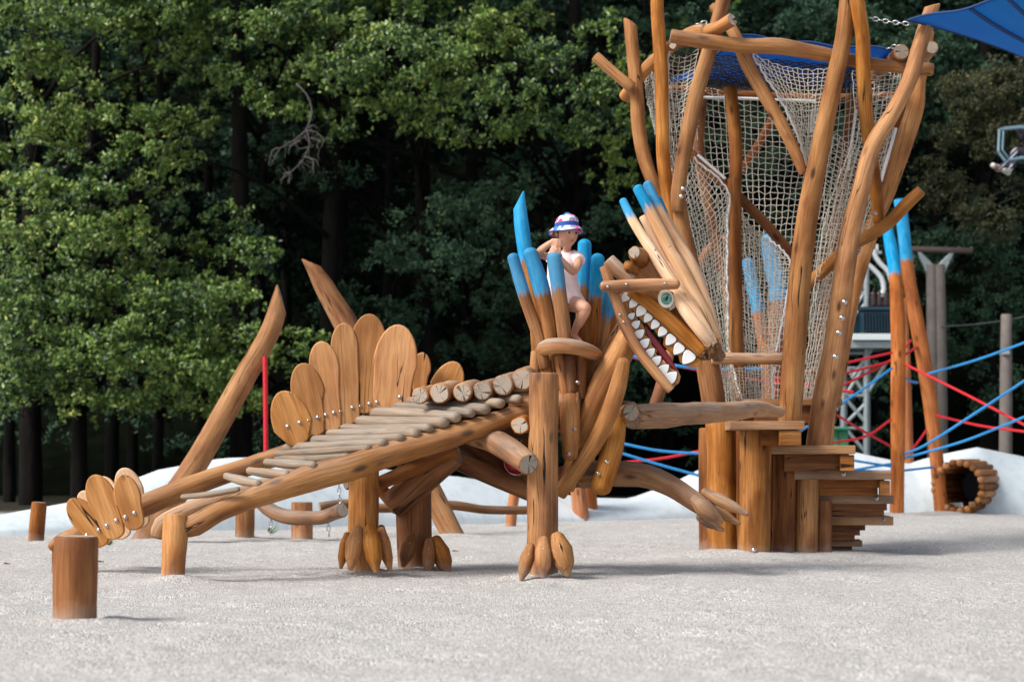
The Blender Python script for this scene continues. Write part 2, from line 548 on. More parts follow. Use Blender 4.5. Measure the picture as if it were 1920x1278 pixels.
_bolt = {}
def bolt(px, py, Y, parent, r=0.011, nrm=(0, -1, 0)):
    r = r * 0.8; key = (round(r, 4), tuple(nrm))
    if key not in _bolt:
        V, F = [], []
        z = Vector(nrm).normalized(); q = z.to_track_quat('Z', 'Y').to_matrix()
        prof = [(1.7, -0.004), (1.7, 0.002), (1.15, 0.003), (1.0, 0.005), (0.85, 0.011), (0.45, 0.0145), (0.0, 0.0155)]
        for (k, h) in prof:
            for j in range(12):
                a = 2 * math.pi * j / 12
                V.append(q @ Vector((math.cos(a) * k * r, math.sin(a) * k * r, h)))
        for i in range(len(prof) - 1):
            for j in range(12):
                F.append((i * 12 + j, i * 12 + (j + 1) % 12, (i + 1) * 12 + (j + 1) % 12, (i + 1) * 12 + j))
        me = bpy.data.meshes.new('bolt'); me.from_pydata([tuple(v) for v in V], [], F); me.materials.append(STEEL)
        me.polygons.foreach_set('use_smooth', [True] * len(F))
        _bolt[key] = me
    o = bpy.data.objects.new('bolt', _bolt[key]); COL.objects.link(o)
    o.parent = parent
    o.location = Vector(P(px, py, Y) - origin(parent))
    return o

def strand_arrays(paths, r, seg=4):
    """thin cords; one merged set of arrays"""
    V, F = [], []
    base = 0
    for C in paths:
        C = np.asarray(C, float); n = len(C)
        T = np.gradient(C, axis=0); T /= np.linalg.norm(T, axis=1)[:, None] + 1e-9
        ref = np.array([0.31, 0.9, 0.3])
        A = np.cross(T, ref); A /= np.linalg.norm(A, axis=1)[:, None] + 1e-9
        B = np.cross(T, A)
        th = np.linspace(0, 2 * np.pi, seg, endpoint=False)
        ringv = C[:, None, :] + r * (np.cos(th)[None, :, None] * A[:, None, :] + np.sin(th)[None, :, None] * B[:, None, :])
        V.append(ringv.reshape(-1, 3))
        for i in range(n - 1):
            for j in range(seg):
                F.append((base + i * seg + j, base + i * seg + (j + 1) % seg, base + (i + 1) * seg + (j + 1) % seg, base + (i + 1) * seg + j))
        base += n * seg
    return np.vstack(V), F

def cord(name, pts, r, mat, parent=None, sag=0.0, seg=8, loc=None, n=16):
    p = np.asarray(pts, float)
    if len(p) == 2:
        t = np.linspace(0, 1, n)
        C = p[0] * (1 - t)[:, None] + p[1] * t[:, None]
        C[:, 2] -= sag * 4 * t * (1 - t)
    else:
        C, _ = catmull(p, np.zeros(len(p)), 0.1)
    V, F = strand_arrays([C], r, seg)
    return mesh_obj(name, V, F, mat, parent, True, loc=loc)

def chain(name, p0, p1, parent, link=0.045, r=0.005, sag=0.0, mat=None):
    p0 = np.asarray(p0, float); p1 = np.asarray(p1, float)
    L = np.linalg.norm(p1 - p0); n = max(2, int(L / (link * 0.75)))
    t = (p1 - p0) / L
    a = np.cross(t, [0.1, 1, 0.2]); a /= np.linalg.norm(a); b = np.cross(t, a)
    paths = []
    for i in range(n):
        c = p0 + (p1 - p0) * (i + .5) / n
        c = c - np.array([0, 0, sag * 4 * ((i + .5) / n) * (1 - (i + .5) / n)])
        s = a if i % 2 else b
        paths.append([c + t * math.cos(q) * link * .5 + s * math.sin(q) * link * .3 for q in np.linspace(0, 2 * math.pi, 11)])
    V, F = strand_arrays(paths, r, 5)
    return mesh_obj(name, V, F, mat or CHAINM, parent, True)

def box_arrays(c, size, yaw=0.0, bev=0.006):
    bm = bmesh.new()
    bmesh.ops.create_cube(bm, size=1)
    for v in bm.verts: v.co = Vector((v.co.x * size[0], v.co.y * size[1], v.co.z * size[2]))
    if bev: bmesh.ops.bevel(bm, geom=bm.edges[:], offset=bev, segments=2, affect='EDGES', profile=0.6)
    cy, sy = math.cos(yaw), math.sin(yaw)
    V = [(c[0] + v.co.x * cy - v.co.y * sy, c[1] + v.co.x * sy + v.co.y * cy, c[2] + v.co.z) for v in bm.verts]
    L = [(v.co.y, v.co.z, v.co.x) for v in bm.verts]
    bm.verts.index_update()
    F = [tuple(v.index for v in f.verts) for f in bm.faces]
    bm.free()
    return V, F, L

def timber(name, boxes, mat, parent, wx=0.0, bev=0.006, loc=None):
    """sawn timber; boxes = [(centre, size, yaw)], grain along the first size"""
    V, F, W = [], [], []
    for c, size, yaw in boxes:
        v, f, l = box_arrays(c, size, yaw, bev)
        so = random.uniform(0, 40); ob = random.uniform(0.04, 0.1)
        n = len(V); V += v; F += [tuple(i + n for i in q) for q in f]
        W += [(a + ob, b + ob * .5, s + so) for a, b, s in l]
    nn = len(V)
    at = {'wc': ('POINT', 'FLOAT_VECTOR', W), 'cap': ('FACE', 'FLOAT', np.zeros(len(F))), 'wx': ('POINT', 'FLOAT', np.full(nn, wx)),
          'tip': ('POINT', 'FLOAT', np.zeros(nn)), 'pl': ('POINT', 'FLOAT', np.full(nn, -5.0))}
    return mesh_obj(name, V, F, mat, parent, False, at, loc=loc)
# ================================================================ GROUND, MOUND
def mound_front(x):          # distance of the foot of the white mound
    return float(np.interp(x, [-14, -5.3, -2.5, 0.6, 3.5, 5.0, 7.5, 20], [19.0, 20.2, 22.0, 24.2, 26.1, 26.3, 26.4, 27.5]))

HEAPS = [(P(685, 1068, 12.95), 0.30, 0.035), (P(1320, 1035, 15.8), 0.4, 0.05), (P(1420, 1045, 15.6), 0.4, 0.03),
         (P(140, 1165, 9.3), 0.25, 0.02), (P(345, 1075, 12.35), 0.20, 0.015), (P(1560, 1030, 16.1), 0.4, 0.03),
         (P(1560, 975, 21.5), 3.0, 0.10), (P(1750, 965, 26.0), 1.6, 0.06)]
for (hx_, hy_, hY_, hr_, hh_) in [(1018, 1080, 12.75, .2, .03), (776, 1075, 13.45, .22, .03), (682, 1068, 13.0, .2, .02), (325, 1090, 12.3, .14, .03), (459, 1010, 19.2, .18, .03), (566, 1010, 18.9, .18, .03), (280, 1015, 18.4, .25, .04), (850, 1010, 19.2, .25, .04), (68, 1016, 18.3, .15, .03), (1682, 975, 25.1, .3, .05), (1766, 968, 26.2, .3, .04), (1495, 1045, 16.0, .3, .02)]:
    HEAPS.append((P(hx_, hy_, hY_), hr_, hh_))
def ground_z(x, y):
    z = 0.028 * mnoise.noise(Vector((x * 0.55, y * 0.4, 0.3)))
    z += 0.018 * mnoise.noise(Vector((x * 1.7, y * 1.3, 4.3)))
    z += 0.008 * mnoise.noise(Vector((x * 4.2, y * 3.4, 8.1)))
    z += 0.008 * mnoise.noise(Vector((x * 9.0, y * 7.0, 2.7)))
    for c, r, h in HEAPS:
        d2 = ((x - c[0]) ** 2 + (y - c[1]) ** 2) / (r * r)
        if d2 < 6: z += h * math.exp(-d2)
    return z
def build_ground():
    xs = np.concatenate([-np.geomspace(260, 9, 22), np.arange(-8.8, 8.81, 0.06), np.geomspace(9, 260, 22)])
    ys = np.concatenate([-np.geomspace(120, 3, 14), np.arange(0, 5.5, 0.5), np.arange(5.6, 18, 0.05), np.arange(18, 30, 0.12), np.geomspace(30.2, 400, 30)])
    nx, ny = len(xs), len(ys)
    V = np.zeros((ny, nx, 3))
    V[:, :, 0] = xs[None, :]; V[:, :, 1] = ys[:, None]
    for i in range(ny):
        if 5 < ys[i] < 31:
            for j in range(nx):
                if abs(xs[j]) < 9.5: V[i, j, 2] = ground_z(xs[j], ys[i])
    # scuffs and footprints
    rf = np.random.default_rng(31)
    for _ in range(420):
        cy = rf.uniform(6.5, 24); cx = rf.uniform(-.3, .3) * cy; a = rf.uniform(0, math.pi); L = rf.uniform(.10, .22); Wd = L * rf.uniform(.4, .7); dep = rf.uniform(.006, .017)
        jx = np.where(np.abs(xs - cx) < L * 2.5)[0]; iy = np.where(np.abs(ys - cy) < L * 2.5)[0]
        if len(jx) == 0 or len(iy) == 0: continue
        dx = xs[jx][None, :] - cx; dy = ys[iy][:, None] - cy
        u = (dx * math.cos(a) + dy * math.sin(a)) / L; v = (-dx * math.sin(a) + dy * math.cos(a)) / Wd; d2 = u * u + v * v
        V[np.ix_(iy, jx, [2])] += (-dep * np.exp(-d2 * 1.6) + dep * .55 * np.exp(-((np.sqrt(d2) - 1.25) / .35) ** 2))[:, :, None]
    idx = np.arange(nx * ny).reshape(ny, nx)
    F = np.stack([idx[:-1, :-1], idx[:-1, 1:], idx[1:, 1:], idx[1:, :-1]], -1).reshape(-1, 4)
    k = NT('sand_gravel')
    geo = k.n('ShaderNodeNewGeometry'); pos = geo.outputs['Position']
    g1 = k.voro(pos, 95); g2 = k.voro(pos, 210)
    n1 = k.noise(pos, 1.3, 5, 0.6); n2 = k.noise(pos, 14, 4, 0.6); n3 = k.noise(pos, 60, 3, 0.7)
    sp = k.n('ShaderNodeSeparateColor'); k.l(g1.outputs['Color'], sp.inputs[0])
    sp2 = k.n('ShaderNodeSeparateColor'); k.l(g2.outputs['Color'], sp2.inputs[0])
    c = k.ramp(sp.outputs[0], [(0.0, (0.17, 0.15, 0.14)), (0.22, (0.36, 0.35, 0.335)), (0.7, (0.51, 0.50, 0.49)), (1.0, (0.90, 0.895, 0.88))])
    cb = k.ramp(sp2.outputs[1], [(0.0, (0.24, 0.22, 0.21)), (0.35, (0.43, 0.42, 0.405)), (1.0, (0.66, 0.66, 0.67))])
    c = k.mix(0.38, c, cb)
    c = k.mix(k.mapr(n1, 0.4, 0.7, 0.0, 0.30), c, (0.36, 0.34, 0.32))
    c = k.mix(k.mapr(n2, 0.45, 0.72, 0.0, 0.35), c, (0.30, 0.275, 0.25))
    dk = k.voro(pos, 11)
    c = k.mix(k.mapr(dk.outputs['Distance'], 0.03, 0.085, 0.7, 0.0), c, (0.12, 0.09, 0.07))
    # forest floor beyond the mound
    sy = k.n('ShaderNodeSeparateXYZ'); k.l(pos, sy.inputs[0])
    ff = k.mapr(k.math('ADD', sy.outputs[1], k.math('MULTIPLY', n1, 2.0)), 29.5, 31.0)
    c = k.mix(ff, c, k.ramp(n2, [(0.3, (0.012, 0.012, 0.006)), (0.7, (0.035, 0.032, 0.018))]))
    k.base(c); k.rough(0.92); k.b.inputs['Specular IOR Level'].default_value = 0.25
    h = k.math('ADD', k.math('MULTIPLY', g1.outputs['Distance'], -0.7), k.math('MULTIPLY', n3, 0.45))
    h = k.math('ADD', h, k.math('MULTIPLY', n2, 0.5))
    k.bump(h, 0.8, 0.012)
    me = bpy.data.meshes.new('ground')
    me.from_pydata(V.reshape(-1, 3).tolist(), [], F.tolist())
    me.materials.append(k.m); me.polygons.foreach_set('use_smooth', [True] * len(F))
    o = bpy.data.objects.new('ground', me); COL.objects.link(o)
    tag(o, 'pale grey sand and fine gravel of the playground', 'ground', kind='structure')
build_ground()

def mound_top(x):
    # ridge height from the photo: pixel row of the crest at photo column
    px = 960 + x / MPP(mound_front(x) + 1.1)
    row = np.interp(px, [-400, 0, 150, 300, 420, 520, 640, 760, 860, 980, 1090, 1180, 1260, 1330, 1430, 1560, 1640, 1700, 1760, 1830, 1900, 2000, 2400],
                    [985, 965, 938, 880, 858, 856, 866, 885, 893, 912, 932, 934, 905, 870, 856, 838, 856, 868, 852, 838, 852, 875, 880])
    Y = mound_front(x) + 1.1
    return P(px, row, Y)[2]
TUN_C = P(1801, 912, 26.2); TUN_R = 45 * MPP(26.25); TUN_YAW = R(27)
TUN_AX = np.array([-math.sin(TUN_YAW), -math.cos(TUN_YAW), 0.0])
def build_mound():
    xs = np.concatenate([np.arange(-14, 5.2, 0.12), np.arange(5.2, 6.7, 0.04), np.arange(6.7, 18, 0.12)])
    prof = np.concatenate([np.arange(-0.02, 1.1, 0.045), [1.1, 1.3, 1.5, 2.0, 2.6, 3.2, 3.6]])
    V = []
    for x in xs:
        yf = mound_front(x); zt = max(0.12, mound_top(x))
        for t in prof:
            if t < 1.1:
                q = max(0, t) / 1.1; z = zt * math.sin(q * math.pi / 2) ** 0.62 if q > 0 else -0.15
            else:
                q = (t - 1.1) / 2.5; z = zt * math.cos(min(1, q) * math.pi / 2) - 0.15 * q
            V.append((x, yf + t, z))
    n = len(prof); F = []
    for i in range(len(xs) - 1):
        for j in range(n - 1):
            q = np.array(V[i * n + j]) - TUN_C; q = q - TUN_AX * np.dot(q, TUN_AX)
            if np.linalg.norm(q) < TUN_R * 0.97 and prof[j] < 1.15: continue
            F.append((i * n + j, (i + 1) * n + j, (i + 1) * n + j + 1, i * n + j + 1))
    k = NT('white_concrete')
    geo = k.n('ShaderNodeNewGeometry'); pos = geo.outputs['Position']
    a = k.noise(pos, 0.8, 5, 0.6); b = k.noise(k.vmul(pos, (9, 9, 1.2)), 1, 4, 0.6); c0 = k.noise(pos, 40, 3)
    c = k.ramp(a, [(0.3, (0.50, 0.58, 0.63)), (0.7, (0.64, 0.71, 0.75))])
    c = k.mix(k.mapr(b, 0.48, 0.75, 0, 0.4), c, (0.30, 0.35, 0.38))
    k.base(c); k.rough(0.75); k.bump(k.math('ADD', c0, a), 0.1, 0.006)
    o = mesh_obj('hills', V, F, k.m)
    tag(o, 'low wavy white concrete mound running along the back of the sand', 'mound', kind='structure')
build_mound()
# ================================================================ DRAGON
DR = thing('dragon_play_structure', 'big log dragon with open toothy jaws, plank fins and a ramp for a tail', 'play structure', tuple(P(800, 1075, 13.0) * [1, 1, 0]))

def D(name, f, pts, mat=None, parent=None, **kw):
    return plog(name, f, pts, parent or DR, mat, **kw)

def claw(f, top, bot, Y, r, parent, toe=0.05, mat=None, bolts=2):
    (x0, y0), (x1, y1) = top, bot
    px0, py0 = f(x0, y0); px1, py1 = f(x1, y1)
    s = CS[f]; rr = r * 1.12 * s * MPP(Y)
    a = P(px0, py0, Y); b = P(px1, py1, Y - toe)
    m1 = a * .66 + b * .34 + np.array([0, -0.022, 0]); m2 = a * .3 + b * .7 + np.array([0, -0.018, 0])
    o = log('claw', [a, m1, m2, b], [rr * .62, rr, rr * .88, rr * .34], mat or WOOD, parent, ends=('round', 'round'), wob=0.09, step=0.03)
    for k in range(bolts):
        t = 0.22 + 0.22 * k
        bolt(px0 + (px1 - px0) * t, py0 + (py1 - py0) * t, Y - rr - 0.018 + .004, o, 0.006)
    return o

# --- rails of the ramp and tail
near_rail = D('rail', None, [(338, 991, 12.40, 19), (366, 984, 12.40, 21), (408, 962, 12.42, 19), (450, 941, 12.45, 20), (520, 917, 12.5, 23), (589, 894, 12.55, 25),
      (655, 876, 12.6, 25), (718, 855, 12.7, 24), (785, 836, 12.78, 23), (847, 817, 12.85, 22), (900, 801, 12.92, 20), (944, 786, 12.98, 19), (1003, 768, 13.05, 19)],
      ends=('round', 'cut'), wx=0.35, wob=0.09) if False else None
def rail(name, pts, **kw):
    wp = [P(x, y, Y) for x, y, Y, r in pts]; rr = [r * MPP(Y) for x, y, Y, r in pts]
    return log(name, wp, rr, kw.pop('mat', WOOD), kw.pop('parent', DR), **kw)
near_rail = rail('rail', [(340, 990, 12.40, 17), (366, 984, 12.40, 21), (408, 960, 12.42, 19), (450, 941, 12.45, 20), (520, 917, 12.5, 23), (589, 894, 12.55, 25),
      (655, 876, 12.6, 25), (718, 855, 12.7, 24), (785, 836, 12.78, 23), (847, 817, 12.85, 22), (900, 801, 12.92, 20), (944, 786, 12.98, 19), (1003, 768, 13.05, 19)],
      ends=('round', 'cut'), wx=0.35, wob=0.09)
rail('rail', [(296, 1004, 12.7, 13), (304, 983, 12.7, 16), (345, 960, 12.72, 16), (398, 942, 12.8, 16), (470, 920, 13.0, 15), (560, 880, 13.3, 14), (660, 830, 13.5, 14)], ends=('cut', 'cut'), wx=0.8, wob=0.09)
tail_log = rail('tail_log', [(98, 1024, 13.35, 9), (118, 1010, 13.38, 12), (160, 997, 13.4, 18), (215, 972, 13.45, 21), (270, 947, 13.45, 21), (330, 922, 13.5, 20), (394, 898, 13.55, 19),
      (450, 880, 13.6, 18), (500, 862, 13.65, 18), (560, 842, 13.7, 18), (640, 810, 13.75, 18), (760, 775, 13.85, 18), (900, 760, 13.9, 18)], ends=('round', 'cut'), wx=0.25, wob=0.06)
rail('post', [(112, 1010, 13.4, 13), (110, 1040, 13.4, 13), (110, 1085, 13.4, 14)], mat=WOODB)
rail('tail_post', [(329, 968, 12.38, 22), (328, 1010, 12.36, 24), (325, 1060, 12.33, 22), (321, 1112, 12.3, 23)], wx=0.1, wob=0.07)

# --- ramp treads
TR_R = [(600, 915), (728, 866), (820, 835), (920, 806), (1010, 778), (1086, 748), (1175, 718), (1246, 688), (1330, 662), (1416, 642), (1500, 608), (1600, 580)]
TR_L = [(190, 925), (190, 900), (245, 866), (345, 818), (440, 782), (520, 748), (622, 706), (712, 660), (835, 622), (912, 590), (1060, 583), (1300, 585)]
TR_S = [18, 20, 24, 23, 23, 24, 29, 27, 24, 27, 25, 22]
for (xr, yr), (xl, yl), r in zip(TR_R, TR_L, TR_S):
    nY = float(np.interp(c2(xr, yr)[0], [500, 1000], [12.42, 12.92])); fY = 13.55
    a = P(*c2(xl, yl), fY); b = P(*c2(xr, yr), nY)
    d = (b - a) / np.linalg.norm(b - a)
    rr = r * 1.5 * CS[c2] * MPP(nY)
    mid = (a + b) / 2 + np.array([random.uniform(-.01, .01), 0, random.uniform(-.012, .012)])
    log('tread', [a, mid, b - d * rr], [rr * .95, rr * 1.02, rr * .92], TREADW, DR, ends=('round', 'round'), wx=1.5, wob=0.13, squash=0.85)
for pts, r in (([(343, 931, 12.5), (395, 926, 12.4), (446, 917, 12.35)], 6.5), ([(425, 892, 12.8), (484, 906, 12.45)], 9), ([(468, 882, 12.85), (538, 889, 12.5)], 9), ([(500, 866, 12.9), (588, 872, 12.5)], 9)):
    wp = [P(*p) for p in pts]; rr = r * MPP(12.5)
    if len(wp) == 2: wp.insert(1, (wp[0] + wp[1]) / 2 + np.array([0, 0, -.003]))
    log('tread', wp, [rr * .8, rr, rr * .85], TREADW, DR, ends=('round', 'round'), wx=1.25, wob=0.13)

# --- round floor logs of the back, sawn ends towards us
for (x, y, r) in [(1015, 562, 48), (1130, 548, 60), (1262, 543, 56), (1378, 533, 56), (1497, 500, 61), (1612, 466, 66)]:
    px, py = c2(x, y); s = CS[c2]
    log('floor_log', [P(px, py, 12.95), P(px + 22, py - 6, 13.35), P(px + 34, py - 2, 13.8)], [r * s * MPP(12.95)] * 3, WOOD, DR, wx=0.5, wob=0.09, seg=24)

# --- big fin plates
FINS = [((205, 535), (318, 852), 172, 110, 13.42), ((325, 372), (422, 795), 146, 70, 13.43), ((436, 245), (508, 772), 130, 80, 13.44),
        ((570, 138), (590, 735), 118, 110, 13.45), ((722, 85), (690, 668), 156, 100, 13.46), ((893, 148), (838, 662), 190, 150, 13.45)]
for t, b, wt, wb, Y in FINS:
    s = CS[c2]
    ol = paddle(c2(*t), c2(*b), wt * s * 1.36, wb * s * 1.4)
    board('fin_plate', ol, Y, 0.045, PLATEW, DR, axis=(P(*c2(*t), Y) - P(*c2(*b), Y))[[0, 2]], wx=0.12, bev=0.010)
fins = [o for o in DR.children if o.name.startswith('fin_plate')]
for i, (bx, by) in zip([0, 0, 1, 1, 2, 2, 3, 3, 4, 4, 5, 5], [(245, 740), (315, 718), (365, 705), (420, 688), (466, 674), (514, 661), (550, 652), (621, 631), (665, 622), (720, 609), (764, 600), (898, 570)]):
    bolt(*c2(bx, by), FINS[i][4] - 0.002, fins[i], 0.0105)
for t, b, wt, wb, Y in [((1030, 310), (1005, 560), 112, 70, 13.95), ((1228, 366), (1130, 590), 190, 120, 14.05)]:
    s = CS[c2]
    board('fin_plate', paddle(c2(*t), c2(*b), wt * s, wb * s), Y, 0.045, PLATEW, DR, axis=(P(*c2(*t), Y) - P(*c2(*b), Y))[[0, 2]], wx=0.2)

# --- tail fin plates
for t, b, wt, Y, bo in [((152, 920), (200, 1020), 44, 13.62, []), ((186, 893), (232, 1010), 50, 13.62, []), ((228, 877), (266, 990), 52, 13.62, []),
                 ((130, 935), (196, 1022), 50, 13.2, [(163, 1003), (185, 993)]), ((173, 890), (219, 1010), 55, 13.17, [(200, 985), (218, 975)]), ((228, 890), (255, 993), 50, 13.14, [(235, 969), (252, 961)])]:
    o = board('tail_fin_plate', paddle(t, b, wt, wt * .72), Y, 0.04, PLATEW if Y < 13.5 else PALE, DR, axis=(P(*t, Y) - P(*b, Y))[[0, 2]], wx=0.1)
    for q in bo: bolt(q[0], q[1], Y - 0.002, o, 0.011)

# --- legs with claws
def leg(f, pts, **kw):
    return D('leg', f, pts, **kw)
fl = leg(c5, [(166, 173, 12.75, 77), (165, 420, 12.75, 76), (160, 700, 12.75, 80), (160, 960, 12.74, 80), (160, 1240, 12.74, 82), (160, 1400, 12.74, 82)], wob=0.045, seg=28, wx=0.15)
claw(c5, (96, 1068), (50, 1235), 12.58, 34, fl); claw(c5, (163, 1035), (162, 1222), 12.54, 40, fl); claw(c5, (236, 1020), (290, 1210), 12.56, 52, fl)
l1 = leg(c3, [(420, 120, 12.98, 98), (418, 300, 12.98, 98), (415, 520, 12.98, 99), (418, 770, 12.98, 105), (418, 950, 12.98, 105)], wob=0.05, seg=28)
claw(c3, (312, 555), (272, 765), 12.84, 32, l1); claw(c3, (378, 520), (335, 770), 12.78, 50, l1); claw(c3, (462, 515), (498, 785), 12.78, 54, l1); claw(c3, (532, 525), (588, 780), 12.84, 38, l1)
claw(c3, (530, 510), (560, 700), 13.1, 34, l1, bolts=0)
l2 = leg(c3, [(745, 60, 13.45, 110), (742, 300, 13.45, 112), (742, 520, 13.45, 112), (750, 800, 13.45, 108), (750, 920, 13.45, 108)], wob=0.05, seg=28, mat=WOODB)  # darker wood carries the ramp's shade on this leg and its claws
claw(c3, (728, 570), (672, 750), 13.25, 42, l2, mat=WOODB); claw(c3, (838, 598), (835, 806), 13.22, 40, l2, mat=WOODB, bolts=1); claw(c3, (885, 590), (958, 800), 13.28, 55, l2, mat=WOODB, bolts=0)

# --- body, braces
D('shoulder_log', None, [(960, 759, 13.05, 25), (1020, 758, 13.0, 26), (1084, 757, 12.95, 26)], wx=0.2) if False else rail('shoulder_log', [(960, 759, 13.08, 25), (1020, 758, 13.04, 26), (1084, 757, 13.0, 26)], wx=0.2)
rail('knob_log', [(975, 797, 12.72, 17), (990, 792, 13.1, 17)], wob=0.12)
el = rail('elbow_log', [(880, 812, 13.1, 21), (925, 826, 12.95, 22), (960, 846, 12.7, 23), (990, 869, 12.45, 21)], wob=0.08, wx=0.4)
for q in [(1548, 882), (1604, 900), (1582, 932)]: bolt(*c2(*q), 12.62, el, 0.009)
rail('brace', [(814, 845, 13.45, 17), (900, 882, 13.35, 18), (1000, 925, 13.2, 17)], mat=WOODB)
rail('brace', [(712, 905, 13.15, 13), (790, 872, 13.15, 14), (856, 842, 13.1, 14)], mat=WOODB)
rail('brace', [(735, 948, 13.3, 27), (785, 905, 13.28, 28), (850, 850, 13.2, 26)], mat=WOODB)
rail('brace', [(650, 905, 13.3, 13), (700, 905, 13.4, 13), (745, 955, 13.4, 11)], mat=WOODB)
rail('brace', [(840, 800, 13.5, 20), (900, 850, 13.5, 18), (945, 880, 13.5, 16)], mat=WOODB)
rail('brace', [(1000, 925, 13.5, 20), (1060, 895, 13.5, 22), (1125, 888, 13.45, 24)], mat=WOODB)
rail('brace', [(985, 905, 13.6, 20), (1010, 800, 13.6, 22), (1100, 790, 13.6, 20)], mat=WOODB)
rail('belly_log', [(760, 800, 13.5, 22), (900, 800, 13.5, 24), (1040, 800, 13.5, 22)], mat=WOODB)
RED = simple('red_plastic', (0.30, 0.006, 0.012), 0.35, coat=0.4)
log('red_cushion', [P(968, 866, 13.30), P(972, 868, 13.42)], [24 * MPP(13.3)] * 2, RED, DR, ends=('round', 'round'))

# --- neck
rail('neck_log', [(1176, 600, 13.25, 15), (1150, 650, 13.25, 18), (1118, 700, 13.25, 19), (1092, 760, 13.3, 18)], wob=0.07)
rail('neck_log', [(1178, 628, 13.0, 21), (1160, 668, 13.0, 25), (1128, 725, 13.0, 24), (1100, 790, 13.05, 21), (1078, 860, 13.15, 18), (1062, 915, 13.2, 15)], wob=0.09, wx=0.1)
rail('neck_log', [(1168, 680, 12.85, 13), (1160, 720, 12.85, 16), (1142, 775, 12.85, 17), (1118, 825, 12.9, 16), (1085, 875, 12.95, 15), (1048, 925, 13.0, 14)], wob=0.1, ends=('round', 'cut'), wx=0.1)
s1 = rail('hanging_log', [(1068, 745, 12.98, 19), (1069, 800, 12.92, 19), (1069, 852, 12.9, 15)], ends=('cut', 'round'), wob=0.1)
for q in [(325, 455), (295, 583)]: bolt(*c5(*q), 12.84, s1, 0.010)
s2 = rail('hanging_log', [(1158, 775, 13.05, 19), (1148, 840, 13.0, 21), (1127, 912, 12.95, 20)], ends=('cut', 'round'), wob=0.06)
for q in [(493, 627), (447, 687)]: bolt(*c5(*q), 12.88, s2, 0.010)
rail('saddle_log', [(1150, 783, 13.25, 20), (1182, 774, 12.95, 17)], wx=0.5, wob=0.1)
rail('saddle_log', [(1140, 760, 13.4, 14), (1184, 765, 13.1, 13)], wx=0.5, wob=0.1)

# --- raised arm with spread claws
arm = rail('arm', [(1090, 892, 13.45, 24), (1130, 888, 13.4, 24), (1168, 888, 13.35, 24), (1215, 893, 13.3, 22), (1262, 913, 13.22, 20), (1300, 938, 13.12, 19), (1330, 958, 13.05, 17)], wob=0.05, wx=0.3)
def fclaw(pts): rail('claw', pts, parent=arm, ends=('round', 'round'), wob=0.07, wx=0.6)
fclaw([(1303, 936, 12.98, 10), (1318, 950, 12.95, 17), (1338, 966, 12.95, 14), (1353, 977, 12.95, 5)])
fclaw([(1321, 922, 13.0, 8), (1345, 935, 12.97, 12), (1375, 950, 12.94, 10), (1400, 963, 12.92, 5)])
fclaw([(1312, 968, 13.1, 8), (1330, 980, 13.1, 10), (1355, 993, 13.1, 4)])
fclaw([(1335, 950, 13.15, 8), (1360, 967, 13.15, 9), (1386, 981, 13.15, 4)])

# --- blue-tipped stakes of the rider's turret
def stake(pts, paint_px, **kw):
    Y = pts[0][2]
    return rail('blue_tipped_stake', pts, paint=paint_px * MPP(Y), wob=kw.pop('wob', 0.06), ends=kw.pop('ends', ('round', 'cut')), **kw)
stake([(962, 483, 13.0, 11), (983, 553, 13.0, 12), (1010, 633, 12.98, 12), (1022, 690, 12.98, 11)], 72)
stake([(994, 475, 12.98, 14), (1012, 530, 12.98, 16), (1027, 600, 12.97, 14), (1036, 660, 12.97, 12)], 80)
stake([(1040, 482, 12.95, 15), (1048, 545, 12.95, 14), (1055, 600, 12.95, 14), (1062, 660, 12.95, 13)], 62)
stake([(973, 376, 13.3, 12), (979, 430, 13.3, 14), (988, 500, 13.3, 13), (1003, 600, 13.3, 11), (1010, 700, 13.3, 11)], 118, ends=('cut', 'cut'), slant=((-0.055, 0.0), None))
stake([(1096, 458, 13.42, 13), (1095, 520, 13.42, 13), (1092, 600, 13.42, 13), (1088, 690, 13.42, 13)], 82)
stake([(1121, 485, 13.35, 13), (1116, 560, 13.35, 13), (1110, 640, 13.3, 13), (1104, 700, 13.3, 12)], 78)
stake([(1141, 545, 13.5, 11), (1134, 600, 13.5, 11), (1122, 680, 13.5, 10)], 52)
stake([(1155, 560, 13.6, 9), (1148, 620, 13.6, 9), (1132, 700, 13.6, 9)], 34)
stake([(1130, 520, 13.62, 9), (1124, 600, 13.62, 10), (1114, 690, 13.6, 9)], 62)
stake([(1072, 480, 13.62, 12), (1072, 560, 13.6, 12), (1070, 680, 13.6, 12)], 72) if False else None
for pts in ([(1006, 660, 13.1), (1002, 712, 13.1)], [(1018, 665, 13.0), (1034, 745, 13.0)], [(1047, 665, 12.98), (1062, 745, 12.98)],
            [(1068, 665, 12.97), (1073, 745, 12.97)], [(1090, 668, 13.0), (1088, 745, 13.0)], [(1104, 672, 13.1), (1100, 735, 13.1)], [(1030, 668, 13.12), (1050, 745, 13.12)], [(1082, 668, 13.15), (1080, 745, 13.15)]):
    rail('stave', [(x, y, Y, 10.5) for x, y, Y in pts], mat=WOODB if pts[0][0] > 1060 else WOOD)
st = [o for o in DR.children if o.name.startswith('stave')][3]
bolt(*c4(475, 1093), 12.93, st, 0.011)
co = rail('collar', [(1015, 655, 13.0, 13), (1030, 650, 12.88, 16), (1055, 648, 12.84, 15), (1085, 652, 12.84, 14), (1105, 659, 12.92, 14), (1118, 665, 13.05, 12)], ends=('round', 'round'), wob=0.06, wx=0.75)
log('seat', [P(1060, 648, 13.12), P(1060, 645, 13.5)], [45 * MPP(13.2)] * 2, WOODB, DR, squash=0.35)
rail('rear_collar', [(1030, 655, 13.45, 13), (1070, 650, 13.5, 13), (1125, 662, 13.45, 13)], mat=WOODB)

